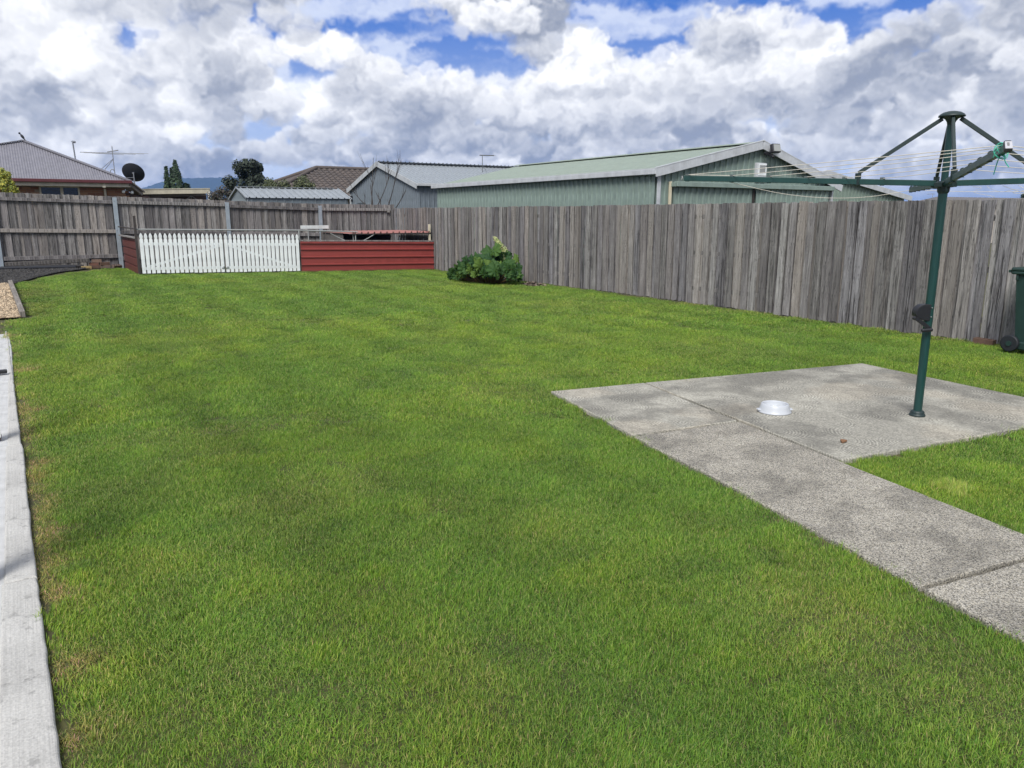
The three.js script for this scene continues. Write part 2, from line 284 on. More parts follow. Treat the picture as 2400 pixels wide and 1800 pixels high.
const slabMat = mat([0.85, 0.835, 0.80], 0.88, { map: scaled(fanT, 1 / 2.6), bumpMap: scaled(fanB, 1 / 2.6), bumpScale: 0.004 });
// broom-finished pale concrete by the house
const broomT = texture(1024, 1024, (u, v) => { const a = fbm(u * 6, v * 6, 81, 4, 6, 6), b = fbm(u * 300, v * 6, 84, 2, 300, 6), g = fbm(u * 200, v * 200, 88, 2, 200, 200), d = smooth(0.66, 0.8, fbm(u * 24, v * 24, 90, 4, 24, 24)), k = 0.735 + 0.09 * (a - 0.5) + 0.07 * (b - 0.5) + 0.12 * (g - 0.5) - 0.10 * d; return [k, k * 0.99, k * 0.965]; });
const broomMat = mat([0.80, 0.80, 0.80], 0.85, { map: scaled(broomT, 1 / 1.2), bumpMap: scaled(broomT, 1 / 1.2), bumpScale: 0.006 });
const roughMat = mat([0.50, 0.50, 0.50], 0.85, { map: scaled(grime, 1 / 0.7), bumpMap: scaled(broomT, 1 / 0.9), bumpScale: 0.004 });

const PATH = { P1: [-6.414, 18.087], J1: [-5.429, 18.272], P2: [-2.737, 18.788], FR: [-3.04, 21.19], F1: [-5.955, 20.80], J2: [-5.752, 19.735], JL: [-6.744, 19.611], K0: [-7.237, 22.095], K1: [-6.262, 22.235], E0: [-7.95, 25.6], E1: [-6.98, 25.8] };
{
  const path = new THREE.Group(); path.name = 'path'; path.userData.kind = 'structure'; scene.add(path);
  const P = PATH; const a = part('slab', slabGeo([P.J1, P.P2, P.FR, P.F1], 0.004, 0.1, 0.012), slabMat, path); a.userData.label = 'large square trowelled slab under the clothes line';
  part('slab', slabGeo([P.P1, P.J1, P.J2, P.JL], 0.004, 0.1, 0.010), slabMat, path);
  part('slab', slabGeo([P.JL, P.J2, P.F1, P.K1, P.K0], 0.0, 0.1, 0.014), aggMat, path);
  part('slab', slabGeo([P.K0, P.K1, P.E1, P.E0], 0.003, 0.1, 0.014), aggMat, path);
  const strip = new THREE.Group(); strip.name = 'pavement'; strip.userData.kind = 'structure'; scene.add(strip);
  const cut = [9.9, 12.6, 14.9, 17.46, 19.9, 22.4, 26.5];
  for (let k = 0; k < cut.length - 1; k++) { const a = cut[k], b = cut[k + 1], R = rng(k + 5), poly = []; for (let z = a; z < b - 0.05; z += 0.10) poly.push([stripEdge(z) + (R() - 0.5) * 0.006, z]); poly.push([stripEdge(b), b], [-10.64 - 0.10 * smooth(14, 9, b), b], [-10.65 - 0.10 * smooth(14, 9, a), a]); part('slab', slabGeo(poly, 0.0 + 0.002 * (k % 2), 0.12, 0.003), broomMat, strip); }
  for (let k = 0; k < cut.length - 1; k++) part('slab', slabGeo([[-13.5, cut[k]], [-10.60 - 0.10 * smooth(14, 9, cut[k]), cut[k]], [-10.60 - 0.10 * smooth(14, 9, cut[k + 1]), cut[k + 1]], [-13.5, cut[k + 1]]], -0.006, 0.1, 0.002), roughMat, strip);
}

// ---- lawn: tufts of short mown blades
const inPoly = (x, z, poly) => { let c = false; for (let i = 0, j = poly.length - 1; i < poly.length; j = i++) { const [xi, zi] = poly[i], [xj, zj] = poly[j]; if ((zi > z) !== (zj > z) && x < (xj - xi) * (z - zi) / (zj - zi) + xi) c = !c; } return c; };
const P_ = PATH, slabPolys = [[P_.P1, P_.P2, P_.FR, P_.F1, P_.K1, P_.E1, P_.E0, P_.K0]];
const bareEdge = (x) => mix(5.0, 0.75, smooth(-10.75, -8.2, x));           // mulch ends here at the back left
const grow = (n) => { const c = []; const cx = n.reduce((s, p) => s + p[0], 0) / n.length; return n; };
{
  const R = rng(4242), N = 185, pos = [], nor = [], col = [];
  const shades = [[0.195, 0.362, 0.038], [0.150, 0.320, 0.035], [0.254, 0.425, 0.050], [0.078, 0.182, 0.024], [0.330, 0.465, 0.078], [0.202, 0.338, 0.062]];
  for (let k = 0; k < N; k++) {
    const r = 0.075 * Math.sqrt(R()), th = R() * 6.283, bx = r * Math.cos(th), bz = r * Math.sin(th), L = 0.015 + 0.018 * R() + (R() < 0.06 ? 0.014 : 0), w = 0.0008 + 0.0007 * R(), yaw = R() * 6.283, lean = 0.15 + 1.5 * R();
    const dx = Math.cos(yaw), dz = Math.sin(yaw), sx = -dz * w, sz = dx * w;
    const s = R() < 0.07 ? [0.52, 0.47, 0.20] : R() < 0.1 ? [0.36, 0.42, 0.12] : shades[Math.floor(R() * shades.length)], j = 0.85 + 0.3 * R();
    const at = (t) => [bx + dx * L * lean * t * t * 0.6, L * t * (1 - 0.28 * lean * t * 0.6), bz + dz * L * lean * t * t * 0.6];
    const a = at(0), m = at(0.55), e = at(1), ny = 0.8, nx = -dx * 0.3, nz = -dz * 0.3;
    const v = [[a[0] - sx, a[1], a[2] - sz], [a[0] + sx, a[1], a[2] + sz], [m[0] + sx, m[1], m[2] + sz], [m[0] - sx, m[1], m[2] - sz], e];
    for (const q of [0, 1, 2, 0, 2, 3, 3, 2, 4]) { pos.push(...v[q]); nor.push(nx, ny, nz); col.push(s[0] * j, s[1] * j, s[2] * j); }
  }
  const g = new THREE.BufferGeometry(); g.setAttribute('position', new THREE.BufferAttribute(new Float32Array(pos), 3)); g.setAttribute('normal', new THREE.BufferAttribute(new Float32Array(nor), 3)); g.setAttribute('color', new THREE.BufferAttribute(new Float32Array(col), 3)); g.computeVertexNormals();
  const m = new THREE.MeshPhysicalMaterial({ vertexColors: true, roughness: 0.6, transmission: 0.5, thickness: 0, side: THREE.DoubleSide, specularIntensity: 0.4 });
  const M = [], C = [], q = new THREE.Quaternion(), q2 = new THREE.Quaternion(), mm = new THREE.Matrix4(), up = V(0, 1, 0);
  const dry = [[-10.40, 20.72, 0.09], [-10.40, 21.2, 0.09], [-10.40, 20.15, 0.07], [-10.44, 19.3, 0.08], [-10.46, 17.9, 0.10], [-10.47, 16.2, 0.10], [-10.52, 14.2, 0.12], [-8.2, 20.6, 0.35], [-9.3, 19.6, 0.36], [-3.2, 7.2, 1.3], [-2.2, 12.5, 0.9], [-7.8, 21.9, 0.3], [-9.2, 21.6, 0.32]];
  const cam = camera.position;
  const bands = [[0, 6, 0.056, 1], [6, 11.5, 0.078, 1.3], [11.5, 60, 0.115, 1.8]];
  for (const [r0, r1, c, sc] of bands) for (let z = 0.4; z < 26; z += c) for (let x = -10.75; x < -0.02; x += c) {
    const px = x + (R() - 0.5) * c * 1.1, pz = z + (R() - 0.5) * c * 1.1, d = Math.hypot(px - cam.x, pz - cam.z); if (d < r0 || d >= r1) continue;
    if (px < stripEdge(pz) + 0.025 + 0.03 * vn(pz * 9, 3, 4) && pz > 9.85) continue;
    if (pz < 9.9 && px < -10.42 - 0.03 * (9.9 - pz)) continue;
    if (pz < 3.02 && px > -8.02) continue;
    const be = bareEdge(px) + (fbm(px * 3, pz * 3, 12, 2) - 0.5) * 1.2; if (pz < be && R() < smooth(0, 0.8, be - pz) * 1.2) continue;
    if (inPoly(px, pz, slabPolys[0]) && (R() < 0.7 || [[-0.028, 0], [0.028, 0], [0, -0.028], [0, 0.028]].every(([a, b]) => inPoly(px + a, pz + b, slabPolys[0])))) continue;
    let near = inPoly(px + 0.045, pz, slabPolys[0]) || inPoly(px, pz - 0.045, slabPolys[0]) || inPoly(px - 0.045, pz, slabPolys[0]) || inPoly(px, pz + 0.045, slabPolys[0]);
    if (near && R() < 0.45) continue;
    if (px > -0.10 && R() < 0.75) continue;                                  // bare line along the palings
    // colour of the sward: patches of finer yellow grass, darker ryegrass, thatch and worn turf
    const n1 = fbm(px * 0.55 + 7, pz * 0.55, 201, 4), n2 = fbm(px * 1.7, pz * 1.7, 211, 3), n3 = fbm(px * 6, pz * 6, 221, 2), stripe = Math.sin(px * 6.9);
    let yel = smooth(0.44, 0.70, n1) * 0.45 + smooth(0.52, 0.75, n2) * 0.45 + smooth(0.55, 0.85, n3) * 0.35, dk = smooth(0.50, 0.28, n1) * 0.30 + smooth(0.46, 0.26, n2) * 0.40 + smooth(0.42, 0.18, n3) * 0.5, br = smooth(0.60, 0.74, fbm(px * 0.9 + 30, pz * 0.9, 241, 4)) * 0.22;
    for (const [ax, az, ar] of dry) { const k = Math.exp(-((px - ax) ** 2 + (pz - az) ** 2) / (ar * ar)); br += k * (ar < 0.28 ? 1.2 : 0.22) * (0.5 + n3); }
    if (pz > 9.9) br += 1.1 * smooth(0.20, 0.04, px - stripEdge(pz)) * smooth(0.36, 0.62, fbm(px * 4, pz * 2, 251, 3));
    if (pz < 9.9) br += 0.5 * smooth(-9.7, -10.5, px) * smooth(0.4, 0.6, n2 + 0.1);
    br += 0.5 * smooth(-0.35, -0.05, px) * smooth(0.4, 0.6, n2 + 0.08); br = clamp(br, 0, 1.1); yel = clamp(yel - br * 0.3); dk = clamp(dk - br * 0.4);
    const k = (1 + 0.045 * stripe) * (0.84 + 0.32 * n3);
    const bf = br * 0.6 + 0.32 * smooth(0.75, 1.1, br), cr = k * mix(mix(mix(1, 1.32, yel), 0.82, dk), 1.8, bf), cg = k * mix(mix(mix(1, 1.14, yel), 0.88, dk), 1.0, bf), cb = k * mix(mix(mix(1, 1.0, yel), 0.95, dk), 2.2, bf);
    q.setFromAxisAngle(up, R() * 6.283); q2.setFromEuler(new THREE.Euler((n3 - 0.5) * 0.3 + 0.05 * stripe, 0, (vn(px * 7 + 9, pz * 7, 229) - 0.5) * 0.4)); q.premultiply(q2);
    const long = near ? 1.3 : 1, coarse = R() < 0.035, hs = (0.70 + 0.70 * n3 + 0.35 * (R() - 0.5)) * (coarse ? 1.5 : 1) * (1 - 0.3 * clamp(br)) * long, s = sc * (0.9 + 0.25 * R());
    mm.compose(V(px, rise(px, pz) + SOIL - 0.004, pz), q, V(s, hs * (1 + 0.12 * (sc - 1)), s)); M.push(...mm.elements); C.push(cr, cg, cb);
  }
  for (let k = 0; k < 16; k++) { const px = -5.84 + (R() - 0.5) * 0.16, pz = 21.46 + (R() - 0.5) * 0.16; q.setFromEuler(new THREE.Euler((R() - 0.5) * 0.9, R() * 6.28, (R() - 0.5) * 0.9)); mm.compose(V(px, SOIL, pz), q, V(0.7, 1.9 + R(), 0.7)); M.push(...mm.elements); C.push(2.0, 1.5, 2.2); }   // one pale coarse tussock
  const im = new THREE.InstancedMesh(g, m, M.length / 16); im.instanceMatrix.array.set(M); im.instanceColor = new THREE.InstancedBufferAttribute(new Float32Array(C), 3);
  im.name = 'lawn_grass'; im.castShadow = im.receiveShadow = true; tag(im, 'short mown green lawn with dry and yellow patches', 'grass', null, 'stuff'); scene.add(im); console.log('tufts', M.length / 16);
}

// ------------------------------------------------------------------ fences
const TB = [timber(500, [0.47, 0.465, 0.46], [0.21, 0.205, 0.20], [0.67, 0.665, 0.66], 1.0), timber(620, [0.44, 0.43, 0.43], [0.19, 0.185, 0.185], [0.62, 0.615, 0.61], 0.8), timber(740, [0.50, 0.485, 0.47], [0.24, 0.225, 0.215], [0.69, 0.68, 0.665], 1.1), timber(860, [0.43, 0.425, 0.435], [0.18, 0.175, 0.18], [0.62, 0.62, 0.63], 1.2)];
const woodTints = [[1.10, 1.075, 1.055], [0.93, 0.905, 0.89], [1.26, 1.235, 1.215], [1.08, 1.03, 0.995], [0.76, 0.735, 0.72]];
const WOOD = []; for (const [t, b] of TB) for (const c of woodTints) WOOD.push(mat(c, 0.92, { map: t, bumpMap: b, bumpScale: 0.006 }));
const woodBack = []; for (const [t, b] of TB.slice(0, 3)) for (const c of [[1.04, 1.01, 1.0], [0.87, 0.84, 0.84], [1.16, 1.12, 1.10], [0.66, 0.64, 0.64]]) woodBack.push(mat(c, 0.93, { map: t, bumpMap: b, bumpScale: 0.004 }));
// paling variants: slightly bowed boards with uneven, weather-split ends; 1.8 m tall, thickness 16 mm; x across, z out
function paling(w, h, seed) {
  const R = rng(seed), nx = 3, ny = 6, t = 0.016, g = new THREE.BoxGeometry(w, h, t, nx, ny, 1); g.translate(0, h / 2, 0); const p = g.attributes.position, bow = (R() - 0.5) * 0.012, cup = (R() - 0.5) * 0.006, k1 = R() * 9;
  for (let i = 0; i < p.count; i++) {
    const x = p.getX(i), y = p.getY(i), e = Math.abs(x) > w / 2 - 1e-4 ? (vn(y * 3.1 + 5, x > 0 ? 2 : 8, seed) - 0.5) * 0.007 : 0;
    p.setX(i, x + e + bow * Math.sin(y / h * Math.PI)); p.setZ(i, p.getZ(i) + cup * (2 * x / w) ** 2 + (vn(y * 1.3, k1, seed + 3) - 0.5) * 0.008);
    if (y > h - 1e-3) p.setY(i, y + (vn(x * 40 + 3, 1, seed + 9) - 0.5) * 0.014 + (R() < 0.04 ? -0.02 : 0)); if (y < 1e-3) p.setY(i, y + (vn(x * 40 + 3, 5, seed + 9) - 0.5) * 0.03);
  }
  g.computeVertexNormals(); return muv(g, R() * 0.3, R() * 2);
}
const PAL = []; for (let k = 0; k < 28; k++) PAL.push(paling([0.15, 0.142, 0.136, 0.125][k % 4], 1.80, 900 + k * 7));
const LATH = []; for (let k = 0; k < 10; k++) LATH.push(paling(0.10, 1.80, 1900 + k * 7));
{
  // right-hand fence: overlapped palings, seen from their face side
  const f = thing('paling_fence', 'long weathered grey overlapped paling fence along the lawn behind the clothes line', 'fence', [0, 0, 0]);
  const R = rng(31); const bulge = (z) => 0.17 * Math.sin(clamp((z - 6) / 11) * Math.PI) * 1.0;
  let z = 0.06, k = 0;
  while (z < 25.5) {
    const pitch = 0.165 + 0.055 * R(), un = new THREE.Mesh(PAL[Math.floor(R() * PAL.length)], WOOD[Math.floor(R() * WOOD.length)]), base = SOIL - 0.01 + 0.02 * R(), x0 = bulge(z);
    un.name = 'paling'; un.rotation.y = -Math.PI / 2; un.position.set(x0 + 0.010, base + 0.005 * R(), z + pitch / 2); un.rotation.z = (R() - 0.5) * 0.008; f.add(un);
    const two = R() < 0.18, ov = new THREE.Mesh(two ? LATH[Math.floor(R() * LATH.length)] : PAL[Math.floor(R() * PAL.length)], WOOD[Math.floor(R() * WOOD.length)]);
    ov.name = 'paling'; ov.rotation.y = -Math.PI / 2; ov.position.set(x0 - 0.022, base + 0.01 * R(), z); ov.rotation.z = (R() - 0.5) * 0.012; ov.rotation.x = (R() - 0.5) * 0.006; f.add(ov);
    un.castShadow = ov.castShadow = un.receiveShadow = ov.receiveShadow = true;
    z += pitch; k++;
  }
  for (const y of [0.25, 0.9, 1.55]) part('rail', beam(V(0.055, y, 0), V(0.055, y, 6.2), 0.04, 0.075), woodBack[1], f), part('rail', beam(V(0.055, y, 6.2), V(0.055 + 0.17, y, 11.5), 0.04, 0.075), woodBack[1], f), part('rail', beam(V(0.055 + 0.17, y, 11.5), V(0.055, y, 17), 0.04, 0.075), woodBack[1], f), part('rail', beam(V(0.055, y, 17), V(0.055, y, 25.5), 0.04, 0.075), woodBack[1], f);
  console.log('palings', k * 2);
}
const galv = mat([0.36, 0.41, 0.46], 0.5, { metalness: 0.35, map: grime });
const bolt = mat([0.3, 0.31, 0.32], 0.4, { metalness: 0.7 });
{
  // back fence: rails and steel posts on our side
  const f = thing('back_fence', 'grey timber fence with galvanised steel posts across the back of the yard', 'fence', [0, 0, 0]);
  const R = rng(77), posts = [0.0, -2.42, -5.17, -8.075, -10.83, -13.55], tops = [1.885, 1.895, 1.975, 2.06, 2.135, 2.19];
  const topAt = (x) => { for (let i = 0; i < posts.length - 1; i++) if (x >= posts[i + 1]) return mix(tops[i], tops[i + 1], (posts[i] - x) / (posts[i] - posts[i + 1])); return tops.at(-1); };
  let x = -0.05;
  while (x > -13.5) {
    const pitch = 0.170 + 0.055 * R(), H = topAt(x) - rise(x, 0) + 0.03;
    for (const over of [0, 1]) { const b = new THREE.Mesh(R() < 0.2 && over ? LATH[Math.floor(R() * LATH.length)] : PAL[Math.floor(R() * PAL.length)], woodBack[Math.floor(R() * woodBack.length)]); b.name = 'paling'; b.scale.y = H / 1.8; b.position.set(x - (over ? 0 : pitch / 2), rise(x, 0) - 0.03 + (R() - 0.5) * 0.012, -0.03 + (over ? -0.006 : -0.030)); b.rotation.z = (R() - 0.5) * 0.008; b.castShadow = b.receiveShadow = true; f.add(b); }
    x -= pitch;
  }
  for (let i = 0; i < posts.length - 1; i++) {
    const a = posts[i] - 0.03, b = posts[i + 1] + 0.03, ya = tops[i] - 0.155, yb = tops[i + 1] - 0.155, m = woodBack[(i * 5 + 2) % woodBack.length];
    part('rail', beam(V(a, ya + (i === 2 ? 0.03 : 0), 0.012), V(b, yb, 0.012), 0.045, 0.085), m, f);
    part('rail', beam(V(a, ya - 0.77, 0.012), V(b, yb - 0.79, 0.012), 0.042, 0.095), woodBack[(i * 3 + 1) % woodBack.length], f);
    part('rail', beam(V(a, rise(a, 0) + 0.30, 0.012), V(b, rise(b, 0) + 0.24, 0.012), 0.045, 0.10), m, f);
  }
  for (let i = 1; i < posts.length; i++) {
    const px = posts[i], t = tops[i] - 0.05 + (i === 3 ? 0.02 : 0), h = t - rise(px, 0) + 0.1;
    const p = part('post', [box(0.105, h, 0.006, px, t - h / 2, 0.050, 0.002), box(0.006, h, 0.05, px + 0.0495, t - h / 2, 0.024, 0.002), box(0.006, h, 0.05, px - 0.0495, t - h / 2, 0.024, 0.002)], galv, f);
    for (const dy of [0.10, 0.86, 1.6]) part('bolt', move(new THREE.CylinderGeometry(0.009, 0.009, 0.008, 8), px - 0.02, t - dy, 0.056, 0, Math.PI / 2), bolt, p);
  }
  part('corner_post', [box(0.11, 1.93, 0.11, -0.02, 0.93, 0.02)], woodBack[3], f); part('rail_block', box(0.09, 0.10, 0.05, -0.16, 1.69, 0.035), woodBack[2], f);
}

// ------------------------------------------------------------------ animal pen in the back corner
const white = mat([0.82, 0.85, 0.87], 0.55, { map: scaled(grime, 1.3) }), redCoat = coat([0.28, 0.052, 0.047], 0.45), redOld = coat([0.115, 0.030, 0.026], 0.6), darkSteel = mat([0.045, 0.036, 0.034], 0.6, { map: grime }), galvOld = mat([0.36, 0.37, 0.37], 0.55, { metalness: 0.3, map: grime }), cream = coat([0.62, 0.56, 0.42], 0.7);
{
  const pen = thing('animal_pen', 'low animal pen of red ribbed sheet and pipe rails in the fence corner', 'pen', [0, 0, 0]);
  const ZF = 2.986, run = 3.97, t0 = V(-0.04, 0.0, ZF), t1 = V(-4.01, 0.085, ZF), dir = t1.clone().sub(t0).normalize();
  // front sheet: ribs lie level
  const s = sheet(0, 0.80, 0, run, 0.205, 0.028, 'wide'); s.rotateZ(Math.PI / 2); s.scale(-1, 1, 1); // x along -X, y up
  const fs = sheet(0, 0.80, 0, run, 0.205, 0.03, 'wide');
  lay(fs, t1.clone().add(V(0, -0.01, 0)), V(0, 1, 0), dir.clone().negate()); fs.computeVertexNormals();
  { const p = fs.attributes.position; for (let i = 0; i < p.count; i++) p.setZ(i, 2 * ZF - p.getZ(i)); const a = p.array; for (let i = 0; i < a.length; i += 9) for (let k = 0; k < 3; k++) { const t = a[i + 3 + k]; a[i + 3 + k] = a[i + 6 + k]; a[i + 6 + k] = t; } fs.computeVertexNormals(); }
  const front = part('front_sheet', fs, redCoat, pen); front.userData.label = 'dark red ribbed front sheet';
  const capA = t0.clone().add(V(0, 0.815, -0.005)), capB = t1.clone().add(V(0, 0.815, -0.005));
  part('top_rail', beam(capA, capB, 0.07, 0.035), woodBack[6], pen); part('sill_trim', beam(t0.clone().add(V(0, 0.765, 0.032)), t1.clone().add(V(0, 0.765, 0.032)), 0.012, 0.05), redCoat, pen);
  part('bottom_trim', beam(t0.clone().add(V(0, 0.012, 0.03)), t1.clone().add(V(0, 0.012, 0.03)), 0.012, 0.03), coat([0.20, 0.06, 0.045], 0.6), pen);
  // left side sheet back to the fence
  const ss = sheet(0.02, 0.86, 0, 2.9, 0.205, 0.03, 'wide'); lay(ss, V(-8.0, rise(-8, 2) - 0.03, ZF), V(0, 1, 0), V(0, 0, -1)); { const p = ss.attributes.position; for (let i = 0; i < p.count; i++) p.setX(i, -16 - p.getX(i)); ss.computeVertexNormals(); }
  const side = part('side_sheet', ss, redOld, pen); side.userData.label = 'brownish red weathered side sheet';
  part('top_rail', beam(V(-8.0, rise(-8, 2) + 0.86, ZF), V(-8.05, rise(-8, 0) + 0.86, 0.1), 0.06, 0.04), woodBack[2], pen);
  part('post', box(0.055, 1.45, 0.055, -7.99, 0.83, ZF + 0.02), darkSteel, pen);
  part('post', box(0.05, 0.9, 0.05, -4.03, 0.50, ZF - 0.06), darkSteel, pen);
  part('post', box(0.05, 0.78, 0.05, -5.99, 0.50, ZF - 0.10), galvOld, pen);
  part('pipe_rail', [bar(V(-8.0, 1.235, ZF - 0.02), V(-4.0, 1.17, ZF - 0.02), 0.019, 10), bar(V(-4.0, 1.17, ZF - 0.02), V(-2.35, 1.105, ZF - 0.06), 0.019, 10)], galvOld, pen);
  part('pipe_rail', bar(V(-8.0, 1.25, ZF - 0.03), V(-8.06, 1.26, 0.1), 0.017, 8), darkSteel, pen);
  part('pipe_post', bar(V(-4.02, 0.85, ZF - 0.02), V(-4.02, 1.18, ZF - 0.02), 0.022, 10), galvOld, pen);
  part('pipe_post', bar(V(-3.3, 0.2, 1.5), V(-3.3, 1.15, 1.5), 0.018, 8), galvOld, pen);
  part('pipe_post', [bar(V(-2.42, 0.80, ZF - 0.06), V(-2.42, 1.11, ZF - 0.06), 0.016, 8), bar(V(-2.47, 0.80, ZF - 0.1), V(-2.48, 1.10, ZF - 0.1), 0.014, 8)], galvOld, pen);
  part('brace', tube([V(-3.15, 1.08, ZF - 0.05), V(-2.9, 0.95, ZF - 0.03), V(-2.66, 0.84, ZF)], 0.012, 14), galvOld, pen);
  part('brace', tube([V(-2.30, 0.83, ZF), V(-2.05, 0.94, ZF - 0.03), V(-1.82, 1.06, ZF - 0.05)], 0.012, 14), galvOld, pen);
  part('wire', tube([V(-2.42, 1.10, ZF - 0.05), V(-2.1, 1.035, ZF - 0.05), V(-1.8, 1.05, ZF - 0.05)], 0.006, 14), galvOld, pen);
  const rf = sheet(0, 2.52, 0, 2.35, 0.19, 0.045, 'trapezoid'); lay(rf, V(-2.60, 1.062, ZF - 0.02), V(1, 0, 0), V(0, -0.004, -1)); const roof = part('roof_sheet', rf, coat([0.42, 0.20, 0.18], 0.5), pen); roof.userData.label = 'faded pink ribbed roof sheet';
  part('roof_beam', beam(V(-2.6, 1.045, ZF - 0.05), V(-0.08, 1.045, ZF - 0.05), 0.04, 0.03), darkSteel, pen);
  part('kennel_shade_wall', [box(0.02, 1.1, 1.9, -2.55, 0.52, 1.35), box(1.5, 1.1, 0.02, -1.85, 0.52, 0.9), box(0.02, 1.1, 1.9, -1.1, 0.52, 1.35)], mat([0.11, 0.10, 0.095], 0.85, { map: grime }), pen);  // kennel walls coloured dark to stand for the shade inside
  part('cream_post', box(0.055, 1.34, 0.05, -0.125, 0.63, ZF - 0.07), cream, pen); part('tie', [bar(V(-0.17, 1.05, ZF - 0.03), V(-0.06, 1.06, ZF - 0.03), 0.008, 6), tube([V(-0.5, 1.07, ZF), V(-0.36, 1.13, ZF + 0.02), V(-0.2, 1.08, ZF)], 0.008, 10)], darkSteel, pen);
  part('bottom_board', beam(V(-8.0, rise(-8, 2.9) + 0.0, ZF - 0.1), V(-4.0, rise(-4, 2.9) - 0.01, ZF - 0.1), 0.03, 0.05), woodBack[1], pen);
  const plank = part('roof_plank', box(0.85, 0.10, 0.02, -2.92, 1.215, 0.95), mat([0.62, 0.64, 0.64], 0.8, { map: grime }), scene); tag(plank, 'short pale plank standing on edge behind the pen roof', 'plank');
}
function picketGate(x0, x1, y0, y1, label, up) {          // from the left stile to the right one
  const g = thing('picket_gate', label, 'gate', [x0, 0, 3.02], 0, 'picket gates of the pen'); const n = 18, w = (x1 - x0) / n, H = 0.965;
  const sh = new THREE.Shape(); const pts = [[-0.038, 0], [0.038, 0], [0.038, 0.80], [0.030, 0.825], [0.022, 0.835], [0.030, 0.85], [0.036, 0.875], [0.033, 0.905], [0.018, 0.94], [0, 0.965], [-0.018, 0.94], [-0.033, 0.905], [-0.036, 0.875], [-0.030, 0.85], [-0.022, 0.835], [-0.030, 0.825], [-0.038, 0.80]]; pts.forEach(([a, b], i) => i ? sh.lineTo(a, b) : sh.moveTo(a, b));
  const pk = new THREE.ExtrudeGeometry(sh, { depth: 0.014, bevelEnabled: true, bevelThickness: 0.002, bevelSize: 0.002, bevelSegments: 1, curveSegments: 1 }); muv(pk); const R = rng(Math.round(-x0 * 100));
  const yAt = (x) => mix(y0, y1, x / (x1 - x0));
  for (let k = 0; k < n; k++) { const p = part('picket', pk, white, g), x = (k + 0.5) * w; p.position.set(x, yAt(x) + (R() - 0.5) * 0.012, 0.012); p.rotation.z = (R() - 0.5) * 0.014; }
  for (const h of [0.11, 0.70]) part('rail', beam(V(0.02, yAt(0) + h, 0), V(x1 - x0 - 0.02, yAt(x1 - x0) + h, 0), 0.022, 0.07), white, g);
  part('brace', up ? beam(V(0.15, yAt(0) + 0.14, -0.002), V(x1 - x0 - 0.1, yAt(x1 - x0) + 0.66, -0.002), 0.018, 0.06) : beam(V(0.12, yAt(0) + 0.66, -0.002), V(x1 - x0 - 0.2, yAt(x1 - x0) + 0.14, -0.002), 0.018, 0.06), white, g);
  const xx = up ? x1 - x0 - 0.05 : 0.03; part('latch', [box(0.07, 0.018, 0.02, xx, yAt(xx) + 0.105, 0.036), box(0.02, 0.05, 0.02, xx + 0.02, yAt(xx) + 0.12, 0.036)], bolt, g);
  return g;
}
picketGate(-7.945, -6.0, 0.192, 0.148, 'white picket gate next to the brownish side sheet, its brace climbing away from it', true);
picketGate(-5.985, -4.055, 0.147, 0.098, 'white picket gate next to the dark red sheet, its brace dropping towards it', false);

